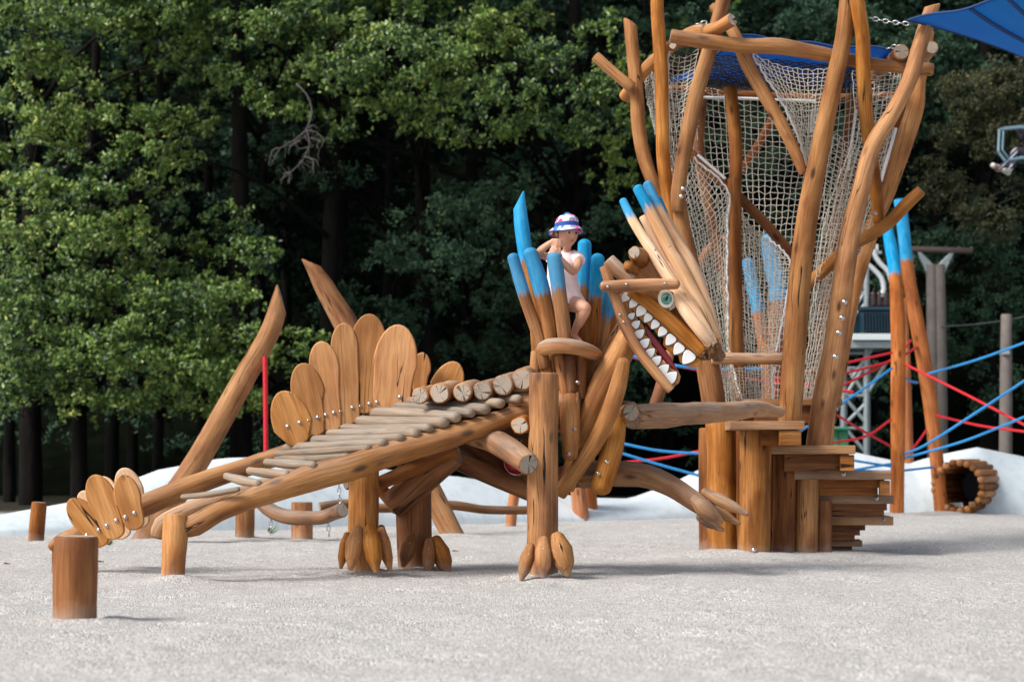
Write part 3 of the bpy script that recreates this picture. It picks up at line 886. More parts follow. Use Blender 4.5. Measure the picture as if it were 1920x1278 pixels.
# --- head
HY = 12.88
def H(*pts): return [ch(x, y) for x, y in pts]
HEAD = board('head', H((330, 300), (400, 172), (470, 150), (560, 260), (700, 420), (850, 780), (895, 830), (880, 900), (760, 800), (600, 640), (440, 500), (300, 420), (250, 350)), HY + 0.10, 0.06, PLATEW, DR, wx=0.1)
def hl(name, pts, r, Y, **kw):
    wp = [P(*ch(x, y), Y if not isinstance(Y, (list, tuple)) else Y[i]) for i, (x, y) in enumerate(pts)]
    rr = [q * CS[ch] * MPP(HY) for q in (r if isinstance(r, (list, tuple)) else [r] * len(pts))]
    return log(name, wp, rr, kw.pop('mat', WOOD), HEAD, step=0.025, **kw)
hl('cheek_log', [(300, 410), (440, 490), (580, 600), (720, 730), (880, 890)], [40, 55, 56, 56, 50], HY, wob=0.07)
jl = hl('jaw_log', [(88, 215), (130, 310), (195, 480), (265, 690), (380, 890), (510, 1060), (630, 1195)], [30, 42, 44, 44, 42, 42, 36], HY - 0.04, wob=0.07, wx=0.15)
for q in [(223, 595), (254, 655)]: bolt(*ch(*q), HY - 0.04 - 0.037, jl, 0.007)
hl('neck_stub', [(135, 160), (210, 240), (310, 330)], [55, 62, 55], HY + 0.04, wx=1.0)
bl = hl('brow_log', [(95, 370), (250, 366), (450, 358), (670, 352)], [42, 49, 50, 42], HY - 0.10, ends=('round', 'round'), wob=0.07, wx=0.25)
for q in [(126, 372), (275, 353), (584, 346)]: bolt(*ch(*q), HY - 0.10 - 0.042, bl, 0.007)
hl('nostril_knob', [(340, 100), (385, 150)], [52, 80], (HY - 0.06, HY + 0.10), wob=0.16, wx=0.2, ends=('cut', 'round'))
hl('nostril_knob', [(290, 205), (325, 240)], [42, 58], (HY - 0.05, HY + 0.08), wob=0.12, ends=('round', 'round'))
# rough broken muzzle
def lump(name, c, rad, mat, parent, seed=0, amp=0.35, fr=14):
    bm = bmesh.new(); bmesh.ops.create_icosphere(bm, subdivisions=4, radius=1)
    V = []
    for v in bm.verts:
        q = v.co.normalized()
        k = 1 + amp * mnoise.noise(q * 2.0 + Vector((seed, 0, 0))) + amp * .5 * mnoise.noise(q * fr * .5 + Vector((seed, 5, 0)))
        k = round(k * 9) / 9 * .5 + k * .5
        V.append((c[0] + q.x * rad[0] * k, c[1] + q.y * rad[1] * k, c[2] + q.z * rad[2] * k))
    F = [tuple(v.index for v in f.verts) for f in bm.faces]; bm.free()
    W = [(v[0] - c[0] + .1, v[1] - c[1], (v[2] - c[2]) + seed) for v in V]; n = len(V)
    at = {'wc': ('POINT', 'FLOAT_VECTOR', W), 'cap': ('FACE', 'FLOAT', np.zeros(len(F))), 'wx': ('POINT', 'FLOAT', np.zeros(n)),
          'tip': ('POINT', 'FLOAT', np.zeros(n)), 'pl': ('POINT', 'FLOAT', np.full(n, -5.0))}
    return mesh_obj(name, V, F, mat, parent, False, at)
DARKW = make_wood('charred_wood', (0.22, 0.115, 0.055), (0.15, 0.070, 0.030), (0.05, 0.022, 0.010))
lump('muzzle', P(*ch(955, 868), HY + 0.0), (0.062, 0.07, 0.060), DARKW, HEAD, 3)
lump('muzzle', P(*ch(1000, 920), HY + 0.06), (0.045, 0.05, 0.040), DARKW, HEAD, 7)
lump('muzzle', P(*ch(890, 915), HY + 0.02), (0.040, 0.06, 0.035), DARKW, HEAD, 11)

# jaws: two boards each, teeth fixed on the outside
def jaw(outline, teeth, name):
    ol = H(*outline)
    j = board(name, ol, HY + 0.035, 0.035, PLATEW, HEAD, bev=0.004)
    board(name, ol, HY + 0.16, 0.035, PLATEW, HEAD, bev=0.004)
    return j
def scal(outer, inner_teeth): return outer
UP = [(225, 425), (262, 405), (330, 435), (440, 510), (560, 630), (700, 760), (800, 870), (860, 940), (885, 975), (850, 1010), (800, 1015), (745, 1000), (705, 975), (690, 920), (650, 915), (590, 860), (570, 835), (575, 780),
      (530, 765), (500, 720), (468, 700), (440, 662), (405, 655), (380, 620), (345, 600), (330, 560), (285, 540), (262, 505), (235, 500)]
LO = [(235, 500), (262, 505), (290, 530), (345, 590), (372, 640), (402, 668), (428, 720), (425, 760), (470, 790), (478, 840), (520, 880), (512, 910), (560, 945), (570, 985), (620, 1010), (640, 1030), (690, 1045), (710, 1090), (695, 1140), (660, 1170),
      (600, 1150), (520, 1070), (430, 960), (350, 820), (290, 690), (250, 570)]
uj = jaw(UP, None, 'upper_jaw'); lj = jaw(LO, None, 'lower_jaw')
WHITE = simple('white_enamel', (0.80, 0.82, 0.84), 0.3, coat=0.3)
INK = simple('black_outline', (0.02, 0.015, 0.012), 0.6)
def tooth(cx, cy, r, ang):
    # rounded triangle: broad base, point towards the mouth
    base = []
    for q, w_ in ((-0.95, .30), (-0.90, .62), (-0.62, .88), (-0.2, .90), (0.25, .74), (0.65, .50), (0.98, .24), (1.12, .08)):
        base.append((q, w_))
    base = [(q, w_) for q, w_ in base] + [(q, -w_) for q, w_ in base[::-1]]
    ca, sa = math.cos(ang), math.sin(ang)
    base = [(cx + r * (q * ca - w_ * sa), cy + r * (q * sa + w_ * ca)) for q, w_ in base]
    rim_ = [(cx + (x - cx) * 1.10, cy + (y - cy) * 1.10) for x, y in base]
    board('tooth_rim', H(*rim_), HY + 0.030, 0.004, INK, HEAD, bev=0.001)
    board('tooth', H(*base), HY + 0.023, 0.016, WHITE, HEAD, bev=0.004)
    big = [(cx + (x - cx) * 1.09, cy + (y - cy) * 1.09) for x, y in base]
    return H(*big)
rims = []
for (cx, cy, r) in [(268, 458, 36), (327, 508, 36), (389, 568, 43), (445, 622, 36), (502, 675, 36), (560, 733, 38), (625, 798, 44), (690, 870, 46), (768, 938, 54)]:
    rims.append(tooth(cx, cy, r * 1.07, math.radians(128)))
for (cx, cy, r) in [(318, 604, 27), (354, 671, 33), (384, 745, 37), (424, 820, 39), (469, 896, 37), (517, 960, 39), (576, 1030, 43), (636, 1092, 48)]:
    rims.append(tooth(cx, cy, r * 1.07, math.radians(-42)))
TONGUE = simple('red_tongue_paint', (0.25, 0.010, 0.022), 0.35, coat=0.3, var=0.15, scale=6)
board('tongue', H((425, 668), (450, 700), (520, 790), (590, 880), (650, 975), (688, 1040), (660, 1040), (600, 985), (520, 890), (450, 790), (425, 730)), HY + 0.095, 0.05, TONGUE, HEAD)
# eye
def disc_obj(name, c, r, mat, parent, h=0.012, sx=1.0, rot=0.0, Y0=None, n=28):
    V, F = [], []
    prof = [(1, 0), (0.96, .45), (0.8, .8), (0.5, .96), (0.0, 1)]
    for k, hh in prof:
        for j in range(n):
            a = 2 * math.pi * j / n
            x = math.cos(a) * r * k * sx; z = math.sin(a) * r * k
            V.append((c[0] + x * math.cos(rot) - z * math.sin(rot), c[1] - h * hh, c[2] + x * math.sin(rot) + z * math.cos(rot)))
    for i in range(len(prof) - 1):
        for j in range(n):
            F.append((i * n + j, i * n + (j + 1) % n, (i + 1) * n + (j + 1) % n, (i + 1) * n + j))
    return mesh_obj(name, V, F, mat, parent)
hl('eye_socket', [(608, 492), (608, 492.5), (606, 490)], [88, 90, 86], (HY + 0.12, HY + 0.06, HY - 0.015), mat=WOODB, wob=0.03, seg=28)
ec = P(*ch(590, 470), HY - 0.032)
m = CS[ch] * MPP(HY)
ki = NT('iris_paint')
tc = ki.n('ShaderNodeTexCoord')
ki.base(ki.ramp(ki.noise(tc.outputs['Object'], 90, 4, 0.7), [(0.3, (0.015, 0.07, 0.07)), (0.5, (0.10, 0.30, 0.24)), (0.75, (0.40, 0.55, 0.42))])); ki.rough(0.25)
disc_obj('eye', ec, 74 * m, simple('eye_white', (0.72, 0.70, 0.60), 0.25), HEAD, 0.014, 0.86, 0.25)
disc_obj('iris', ec + [0.003, -0.010, 0.0], 51 * m, ki.m, HEAD, 0.008, 0.9)
disc_obj('pupil', ec + [0.004, -0.0165, 0.0], 23 * m, INK, HEAD, 0.004, 0.5, -0.35)

# --- pale mane stakes with blue tips
def mane(pts, paint, tipr, Y0=13.0, ends=('round', 'cut')):
    s = CS[c4]
    wp = [P(*c4(x, y), Yq) for x, y, Yq, r in pts]; rr = [r * s * MPP(Yq) for x, y, Yq, r in pts]
    log('mane_stake', wp, rr, PALE, HEAD, ends=ends, wob=0.09, paint=paint * s * MPP(Y0))
mane([(722, 108, 13.0, 22), (775, 215, 12.98, 27), (860, 350, 12.96, 30), (960, 510, 12.92, 33), (1080, 680, 12.86, 42), (1160, 810, 12.84, 42), (1205, 890, 12.86, 36)], 102, 22)
mane([(803, 42, 13.06, 30), (860, 150, 13.04, 32), (940, 310, 13.03, 36), (1040, 500, 13.0, 42), (1140, 690, 12.96, 44), (1225, 860, 12.92, 32)], 130, 30)
mane([(855, 18, 13.14, 27), (910, 140, 13.12, 28), (985, 290, 13.1, 34), (1070, 430, 13.08, 42), (1130, 560, 13.04, 36), (1190, 720, 13.0, 36), (1240, 890, 12.96, 26)], 140, 27)
mane([(918, 98, 13.2, 18), (960, 200, 13.2, 20), (1030, 330, 13.18, 26), (1110, 480, 13.14, 30), (1170, 640, 13.1, 28), (1240, 850, 13.02, 20)], 100, 18)
mane([(828, 192, 13.12, 22), (890, 310, 13.1, 24), (990, 500, 13.0, 28), (1090, 690, 12.95, 30)], 0, 22, ends=('cut', 'cut'))
mane([(985, 560, 12.92, 30), (1060, 700, 12.83, 36), (1140, 810, 12.8, 34), (1190, 870, 12.82, 30)], 0, 22, ends=('round', 'cut'))
for q in [(896, 372), (974, 352), (1165, 830), (1205, 835)]:
    bolt(*c4(*q), 12.785, HEAD, 0.006)

# ================================================================ BALANCE LOG to the tower
bl_ = log('balance_log', [P(1186, 781, 13.5), P(1240, 779, 13.8), P(1300, 774, 14.2), P(1370, 771, 14.7), P(1420, 766, 15.1), P(1462, 772, 15.35)],
    [23 * MPP(13.5), 24 * MPP(13.8), 21 * MPP(14.2), 18 * MPP(14.7), 16 * MPP(15.1), 11 * MPP(15.35)], GREYW, None, ends=('cut', 'round'), wx=0.7, wob=0.09, loc=tuple(P(1186, 781, 13.5)))
tag(bl_, 'long weathered grey log lying level between the dragon and the climbing tower', 'log')
# ================================================================ CLIMBING TOWER
TW = thing('climbing_tower', 'tall climbing tower of crooked logs wrapped in white netting', 'climbing tower', tuple(P(1450, 1040, 16.5) * [1, 1, 0]), )
def T(name, f, pts, mat=None, **kw):
    sc = CS.get(f, 1.0)
    wp = [P(*(f(x, y) if f else (x, y)), Y) for x, y, Y, r in pts]; rr = [r * sc * MPP(Y) for x, y, Y, r in pts]
    return log(name, wp, rr, mat or WOOD, kw.pop('parent', TW), **kw)

T('post', c6, [(248, 130, 16.3, 38), (262, 300, 16.3, 38), (285, 520, 16.3, 40), (297, 720, 16.3, 42), (325, 880, 16.3, 42), (375, 1030, 16.3, 38), (440, 1160, 16.35, 32), (490, 1290, 16.35, 26)], slant=((0.035, 0), None))
T('post', c6, [(402, -30, 16.0, 38), (405, 100, 16.0, 38), (425, 400, 16.0, 40), (432, 700, 16.0, 38), (438, 900, 16.02, 40), (462, 1100, 16.05, 38), (500, 1290, 16.1, 36)], wob=0.04)
T('post', c8, [(85, 90, 16.05, 42), (110, 240, 16.05, 42), (150, 400, 16.07, 40), (185, 560, 16.08, 44), (215, 760, 16.1, 52), (240, 950, 16.1, 60), (268, 1120, 16.1, 62), (290, 1300, 16.15, 55)], wob=0.05)
T('post', c6, [(790, -40, 15.85, 44), (755, 100, 15.85, 42), (690, 320, 15.86, 44), (630, 520, 15.88, 46), (590, 700, 15.9, 44), (550, 900, 15.93, 42), (520, 1100, 15.95, 42), (518, 1200, 15.97, 38)], mat=WOOD, wob=0.04)
T('post', None, [(1590, -20, 15.55, 15), (1582, 70, 15.55, 16), (1560, 170, 15.6, 17), (1538, 280, 15.65, 18), (1515, 400, 15.7, 20), (1500, 520, 15.75, 21), (1490, 650, 15.8, 22), (1480, 790, 15.85, 22)], wob=0.05, seg=24)
T('post', c7, [(500, -60, 15.45, 42), (520, 80, 15.45, 42), (540, 220, 15.5, 42), (545, 420, 15.55, 42), (556, 620, 15.7, 42), (578, 820, 15.9, 38), (612, 1050, 16.0, 38), (635, 1270, 16.02, 34)], wob=0.05)
T('post', None, [(1748, 12, 15.45, 14), (1728, 75, 15.48, 15), (1705, 150, 15.5, 15), (1672, 215, 15.55, 15), (1636, 275, 15.6, 16), (1615, 350, 15.7, 17), (1596, 430, 15.8, 19), (1582, 520, 15.85, 20), (1566, 640, 15.95, 21), (1548, 740, 16.0, 23), (1534, 850, 16.05, 25)], wob=0.05, seg=24, slant=((-0.03, 0.0), None))
T('post', None, [(1738, 60, 16.9, 14), (1722, 150, 16.9, 15), (1715, 205, 16.9, 17), (1690, 280, 16.9, 18), (1662, 360, 16.85, 17), (1638, 420, 16.8, 15), (1605, 530, 16.7, 14), (1590, 600, 16.65, 14), (1560, 760, 16.6, 15)], wob=0.05)
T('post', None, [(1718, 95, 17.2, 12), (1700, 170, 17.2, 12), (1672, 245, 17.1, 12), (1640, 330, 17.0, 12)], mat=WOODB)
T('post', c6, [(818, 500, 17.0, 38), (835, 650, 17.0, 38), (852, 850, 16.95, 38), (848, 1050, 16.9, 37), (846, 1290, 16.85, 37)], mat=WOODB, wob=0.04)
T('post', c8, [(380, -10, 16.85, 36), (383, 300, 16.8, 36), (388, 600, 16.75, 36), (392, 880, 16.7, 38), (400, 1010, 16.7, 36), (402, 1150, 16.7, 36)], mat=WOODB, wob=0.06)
T('diagonal_log', None, [(1296, 288, 16.9, 9), (1345, 332, 16.9, 10), (1390, 374, 16.95, 10), (1440, 425, 17.0, 10), (1486, 480, 17.0, 10)], mat=WOODB)
T('fork_log', None, [(1337, 12, 15.95, 9), (1352, 30, 15.9, 11), (1378, 66, 15.8, 12), (1400, 118, 15.78, 13), (1430, 172, 15.76, 13), (1465, 232, 15.74, 12), (1493, 290, 15.72, 11), (1506, 325, 15.72, 9)], wob=0.05)
T('top_rail', None, [(1259, 68, 15.6, 13), (1330, 79, 15.6, 14), (1400, 86, 15.62, 14), (1460, 87, 15.64, 16), (1520, 97, 15.66, 14), (1580, 110, 15.7, 13), (1650, 122, 15.68, 12), (1748, 131, 15.66, 12)], wob=0.06, wx=0.3)
T('top_rail', None, [(1372, 38, 15.5, 13), (1340, 55, 15.65, 12), (1300, 60, 15.9, 12), (1262, 85, 16.1, 12), (1212, 128, 16.3, 12), (1172, 182, 16.6, 12)], wob=0.06, wx=0.3)
T('top_rail', None, [(1691, 98, 15.55, 15), (1668, 118, 16.2, 14), (1640, 140, 17.2, 13)], wx=0.2)
T('top_rail', None, [(1748, 90, 15.8, 12), (1735, 104, 16.3, 12), (1700, 135, 17.3, 12)], wx=0.2)
T('top_rail', None, [(1262, 84, 15.9, 9), (1300, 80, 16.1, 9), (1330, 95, 16.3, 8)])
T('stub_log', None, [(1117, 106, 16.2, 10), (1150, 136, 16.2, 10), (1184, 164, 16.2, 11)])
T('top_rail', None, [(1255, 165, 17.5, 7), (1380, 175, 17.6, 7), (1530, 183, 17.6, 7), (1690, 178, 17.5, 7)], mat=WOODB)
T('branch_log', None, [(1727, 358, 15.75, 11), (1700, 382, 15.8, 12), (1672, 412, 15.9, 12), (1640, 436, 16.0, 12), (1604, 456, 16.1, 12), (1564, 488, 16.15, 12), (1512, 537, 16.15, 11)], wob=0.06)
T('diagonal_log', None, [(1452, 215, 17.7, 8), (1425, 265, 17.7, 8), (1392, 318, 17.65, 8)], mat=REDW)
T('bent_log', None, [(1360, 447, 17.6, 8), (1335, 462, 17.6, 9), (1318, 485, 17.6, 9), (1302, 540, 17.5, 9)], mat=REDW)
T('rung', None, [(1336, 671, 16.0, 12), (1400, 672, 16.0, 11), (1470, 673, 16.0, 11)], wx=0.5)
T('back_post', None, [(1316, 175, 17.5, 11), (1312, 300, 17.4, 11), (1350, 480, 17.2, 11), (1372, 600, 17.1, 11), (1390, 760, 17.0, 11)], mat=WOODB)
T('back_post', None, [(1600, 180, 17.5, 11), (1570, 400, 17.3, 11), (1545, 600, 17.1, 12), (1530, 760, 17.0, 12)], mat=WOODB)
bp = [o for o in TW.children if o.name.startswith('post')][6]
for q in [(964, 496), (956, 628), (942, 710), (926, 788), (908, 912)]:
    bolt(*c8(*q), 15.80, bp, 0.016)
bp4 = [o for o in TW.children if o.name.startswith('post')][3]
for q in [(551, 1076), (541, 1120)]: bolt(*c6(*q), 15.75, bp4, 0.013)
bp5 = [o for o in TW.children if o.name.startswith('post')][5]
bolt(*c7(614, 1215), 15.85, bp5, 0.012)

# --- base columns
T('base_column', c9, [(395, 255, 16.0, 100), (400, 500, 15.98, 98), (402, 800, 15.95, 98), (405, 1080, 15.93, 98), (405, 1300, 15.93, 98)], seg=28, wob=0.04)
T('base_column', c9, [(628, 290, 15.75, 104), (626, 600, 15.75, 106), (622, 900, 15.72, 104), (617, 1110, 15.72, 104), (617, 1300, 15.72, 104)], seg=28, wob=0.04)
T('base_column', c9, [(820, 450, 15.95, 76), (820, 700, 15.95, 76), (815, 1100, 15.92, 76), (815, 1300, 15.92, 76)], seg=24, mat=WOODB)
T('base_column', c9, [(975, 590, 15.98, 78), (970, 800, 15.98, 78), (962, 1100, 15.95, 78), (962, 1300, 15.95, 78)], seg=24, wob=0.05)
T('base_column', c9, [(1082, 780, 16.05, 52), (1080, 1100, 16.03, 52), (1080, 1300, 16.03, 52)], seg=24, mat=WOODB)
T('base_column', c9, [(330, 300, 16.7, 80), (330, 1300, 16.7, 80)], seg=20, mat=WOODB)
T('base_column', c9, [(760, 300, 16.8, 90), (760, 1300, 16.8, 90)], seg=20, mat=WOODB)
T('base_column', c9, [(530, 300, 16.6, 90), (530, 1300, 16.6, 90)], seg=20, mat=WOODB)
bc = [o for o in TW.children if o.name.startswith('base_column')][1]
bolt(*c9(618, 1104), 15.72 - 0.135, bc, 0.014)

# --- platform and spiral steps
def pc(px, py, Y): return P(px, py, Y)
pf = P(1465, 757, 16.6)
boxes = []
for i in range(9):
    boxes.append(((pf[0] + 0.0 + 0.02, 16.12 + i * 0.125, pf[2]), (0.80 + .05 * math.sin(i), 0.12, 0.05), 0))
timber('platform', boxes, WOOD, TW, wx=0.5)
for yb in (16.15, 17.05): timber('platform_beam', [((pf[0] + 0.05, yb, pf[2] - 0.10), (0.66, 0.1, 0.14), 0)], WOODB, TW)
# each step: pixel span of the front edge, row of the top, thickness rows
STEPS = [((1368, 1509), 789, 16, 15.50, -0.06, 0.46), ((1440, 1604), 834.5, 16, 15.70, -0.16, 0.5), ((1490, 1671), 882.5, 16, 15.86, -0.24, 0.52),
         ((1522, 1676), 928, 16, 16.05, -0.32, 0.5), ((1545, 1675), 968, 16, 16.25, -0.45, 0.5), ((1545, 1617), 1013, 11, 16.45, -0.6, 0.45)]
for i, ((xa, xb), row, th, Y, yaw, dep) in enumerate(STEPS):
    a = P(xa, row, Y); b = P(xb, row, Y)
    L = b[0] - a[0]; t = th * MPP(Y)
    c = (a + b) / 2
    bx = []
    nb = 4
    for q in range(nb):
        bx.append(((c[0] + 0.2 * math.sin(-yaw) * dep * (q + .5) / nb, Y + dep * (q + .5) / nb, a[2] - t / 2 - 0.0015 * (q % 2)), (L - 0.004 * (q % 3), dep / nb - 0.006, t), yaw * 0.35))
    st_ = timber('step', bx, WOOD, TW, wx=0.85)
    # the solid pile of beams that carries it
    if i < 5:
        riser = (STEPS[i + 1][1] - row) * MPP(Y) - t
        xl = P([1430, 1475, 1512, 1535, 1548][i], row, Y)[0]; xr = b[0] - [0.05, 0.03, 0.03, 0.03, 0.20][i]
        nl = [1, 2, 2, 2, 3][i]; ub = []
        for q in range(nl):
            hh = riser / nl; sh = [0, 0.05, 0.05, 0.02, 0.04][i] * q
            ub.append((((xl + xr - sh) / 2, Y + 0.10 + dep * .45 + 0.02 * q, a[2] - t - hh * (q + .5) - 0.001), (xr - xl - sh, dep * .9, hh + 0.004), yaw * 0.12))
        timber('step_block', ub, WOODB, TW, bev=0.005)
        if i < 3:
            timber('step_end', [((b[0] - [.11, .06, .045][i], Y + 0.065, a[2] - t - riser / 2 - 0.003), ([.17, .11, .08][i], 0.10, riser - 0.008), yaw * .35)], WOOD, TW)
    else:
        timber('step_block', [((c[0] - .02, Y + .3, a[2] - t - .06), (L * .7, .4, .11), 0)], WOODB, TW)
    if i in (2, 3, 4): bolt([0, 0, 1582, 1644, 1657][i], row + 6, Y - 0.03, st_, 0.013)

# --- netting
def net(name, edgeA, edgeB, nu, nv, bulge=None, r=0.0032, mat=ROPEW, jit=0.0035, parent=TW, border=(), seed=3, clip=None):
    """knotted net between two side curves (world points), rows nu along the curve, nv across"""
    A, _ = catmull(edgeA, np.zeros(len(edgeA)), 0.03); B, _ = catmull(edgeB, np.zeros(len(edgeB)), 0.03)
    def res(C, n):
        s = np.concatenate([[0], np.cumsum(np.linalg.norm(np.diff(C, axis=0), axis=1))]); t = np.linspace(0, s[-1], n)
        return np.stack([np.interp(t, s, C[:, i]) for i in range(3)], 1)
    A = res(A, nu); B = res(B, nu)
    rg = np.random.default_rng(seed)
    G = np.zeros((nu, nv, 3))
    for j in range(nv):
        t = j / (nv - 1)
        G[:, j] = A * (1 - t) + B * t
        if bulge is not None:
            for i in range(nu):
                G[i, j] += bulge(i / (nu - 1), t)
    G += rg.normal(0, jit, G.shape) * np.array([1, 1, 1])
    # knotted look: neighbouring knots swing a little towards each other
    for i in range(nu):
        for j in range(nv):
            sgn = 1 if (i + j) % 2 else -1
            G[i, j, 2] += sgn * 0.006 + 0.004 * math.sin(j * .9 + seed) * math.sin(i * .21); G[i, j, 1] += 0.012 * math.sin(i * .27 + j * .35)
    paths = [G[i] for i in range(nu)] + [G[:, j] for j in range(nv)]
    V, F = strand_arrays(paths, r, 4)
    o = mesh_obj(name, V, F, mat, parent, True)
    for side in border:
        C = G[:, 0] if side == 'A' else G[:, -1] if side == 'B' else G[0] if side == 'T' else G[-1]
        V, F = strand_arrays([C], 0.009, 6)
        mesh_obj('border_rope', V, F, ROPEBORDER, o, True)
    return o
def pts3(f, L): return [P(*(f(x, y) if f else (x, y)), Y) for x, y, Y in L]

# outer front left: between the left posts and the dark front post
net('netting', pts3(c6, [(468, 290, 16.05), (465, 500, 16.05), (470, 750, 16.05), (475, 1045, 16.08)]), pts3(c6, [(640, 280, 15.95), (600, 480, 15.95), (555, 720, 15.97), (510, 1000, 16.0)]), 32, 6,
    bulge=lambda u, v: np.array([0, 0.07 * math.sin(math.pi * v), -0.02 * math.sin(math.pi * v)]), border=('A',))
# far left edge between first two posts
net('netting', pts3(c6, [(330, 440, 16.5), (345, 580, 16.5), (380, 720, 16.5), (392, 765, 16.5)]), pts3(c6, [(395, 410, 16.35), (402, 560, 16.35), (402, 700, 16.35), (402, 770, 16.35)]), 24, 7)
# lower left, bulging out from the post to the door cord
net('netting', pts3(c6, [(540, 1080, 16.2), (560, 1278, 16.2)]) + pts3(c8, [(150, 260, 16.2), (185, 420, 16.2), (225, 620, 16.2), (270, 800, 16.2), (300, 900, 16.2), (310, 1140, 16.25)]),
    pts3(c6, [(615, 900, 16.75), (800, 1080, 16.75)]) + pts3(c8, [(345, 200, 16.7), (344, 400, 16.68), (346, 600, 16.66), (350, 760, 16.65), (352, 880, 16.62), (420, 1140, 16.6)]), 50, 10,
    bulge=lambda u, v: np.array([0.03 * math.sin(math.pi * v) * math.sin(3 * u), -0.05 * math.sin(math.pi * v), -0.03 * math.sin(math.pi * v)]), border=('B', 'A'))
# inner panel right of the inner post
net('netting', pts3(c8, [(412, 130, 16.95), (412, 400, 16.93), (420, 640, 16.9), (430, 880, 16.85)]), pts3(c8, [(560, 300, 16.8), (672, 420, 16.75), (650, 620, 16.7), (600, 885, 16.65)]), 40, 12,
    bulge=lambda u, v: np.array([0, 0.12 * math.sin(math.pi * v), -0.03 * math.sin(math.pi * v)]), border=('B',))
net('netting', pts3(c8, [(290, 960, 16.3), (310, 1140, 16.3)]), pts3(c8, [(590, 960, 16.5), (585, 1140, 16.5)]), 12, 19, bulge=lambda u, v: np.array([0, 0.05, -0.02 * math.sin(math.pi * v)]), border=('A', 'B'))
# front right upper: between the fork log and the big front post, then to the right posts
net('netting', pts3(None, [(1410, 100, 15.85), (1440, 150, 15.85), (1478, 215, 15.85), (1508, 290, 15.85)]), pts3(None, [(1585, 125, 15.95), (1565, 180, 15.95), (1548, 230, 15.95), (1525, 300, 15.95)]), 24, 19,
    bulge=lambda u, v: np.array([0, 0.08 * math.sin(math.pi * v), -0.06 * math.sin(math.pi * v)]), border=('A',))
net('netting', pts3(None, [(1598, 132, 15.9), (1600, 250, 15.95), (1545, 420, 16.0), (1520, 600, 16.05), (1503, 752, 16.1)]), pts3(None, [(1690, 140, 16.3), (1665, 260, 16.3), (1632, 420, 16.3), (1580, 560, 16.25), (1530, 752, 16.25)]), 78, 8,
    bulge=lambda u, v: np.array([0, 0.1 * math.sin(math.pi * v), 0]))
net('netting', pts3(None, [(1565, 250, 16.1), (1548, 340, 16.1), (1540, 460, 16.15), (1525, 560, 16.2)]), pts3(None, [(1640, 300, 16.2), (1620, 380, 16.2), (1590, 470, 16.2), (1560, 560, 16.2)]), 36, 8)
# back half of the basket
def back(u):   # angle
    return u
BA = []; 
for row, ybase, rx, ry in [(128, 16.65, 1.06, 1.0), (260, 16.65, 0.98, 0.92), (400, 16.65, 0.78, 0.75), (560, 16.65, 0.60, 0.58), (690, 16.65, 0.45, 0.46), (752, 16.65, 0.42, 0.44)]:
    c = P(1455 if row < 300 else 1450 if row < 500 else 1445, row, 16.65); BA.append((c, rx, ry))
def back_net(a0, a1, nu, nv, seed):
    zs = np.array([b[0][2] for b in BA]); cx = np.array([b[0][0] for b in BA]); rx = np.array([b[1] for b in BA]); ry = np.array([b[2] for b in BA])
    tz = np.linspace(0, 1, nu); z = zs[0] + (zs[-1] - zs[0]) * tz
    o = np.argsort(zs)
    X = np.interp(z, zs[o], cx[o]); RX = np.interp(z, zs[o], rx[o]); RY = np.interp(z, zs[o], ry[o])
    G = np.zeros((nu, nv, 3)); rg = np.random.default_rng(seed)
    for j in range(nv):
        a = a0 + (a1 - a0) * j / (nv - 1)
        s = 1 + 0.03 * math.sin(a * 5 + 1)
        G[:, j, 0] = X + np.cos(a) * RX * s; G[:, j, 1] = 16.65 + np.sin(a) * RY * s
        G[:, j, 2] = z + 0.03 * np.sin(tz * 9 + a * 3)
    G += rg.normal(0, 0.0035, G.shape)
    for i in range(nu):
        for j in range(nv): G[i, j, 2] += (0.006 if (i + j) % 2 else -0.006)
    V, F = strand_arrays([G[i] for i in range(nu)] + [G[:, j] for j in range(nv)], 0.0033, 4)
    mesh_obj('netting', V, F, ROPEW, TW, True)
back_net(math.pi * 0.04, math.pi * 0.96, 50, 48, 5)
cord('border_rope', pts3(None, [(1318, 183, 17.45), (1430, 186, 17.6), (1530, 190, 17.55)]), 0.014, ROPEBORDER, TW)
for a, b in [((1605, 205, 16.9), (1590, 320, 16.9)), ((1680, 240, 16.5), (1652, 340, 16.5)), ((1523, 205, 17.3), (1520, 248, 17.3)), ((1308, 290, 16.85), (1360, 335, 16.85)), ((1300, 296, 16.95), (1350, 345, 16.95))]:
    cord('border_rope', [P(*a), P(*b)], 0.013, ROPEBORDER, TW)
# black net under the roof cloth
BLK = simple('black_cord', (0.008, 0.008, 0.010), 0.7)
net('roof_netting', pts3(None, [(1262, 98, 16.0), (1300, 140, 16.9), (1330, 168, 17.5)]), pts3(None, [(1640, 128, 16.0), (1600, 150, 16.9), (1590, 172, 17.5)]), 26, 34, r=0.005, mat=BLK, jit=0.004,
    bulge=lambda u, v: np.array([0, 0, -0.05 * math.sin(math.pi * v) * math.sin(math.pi * u)]))
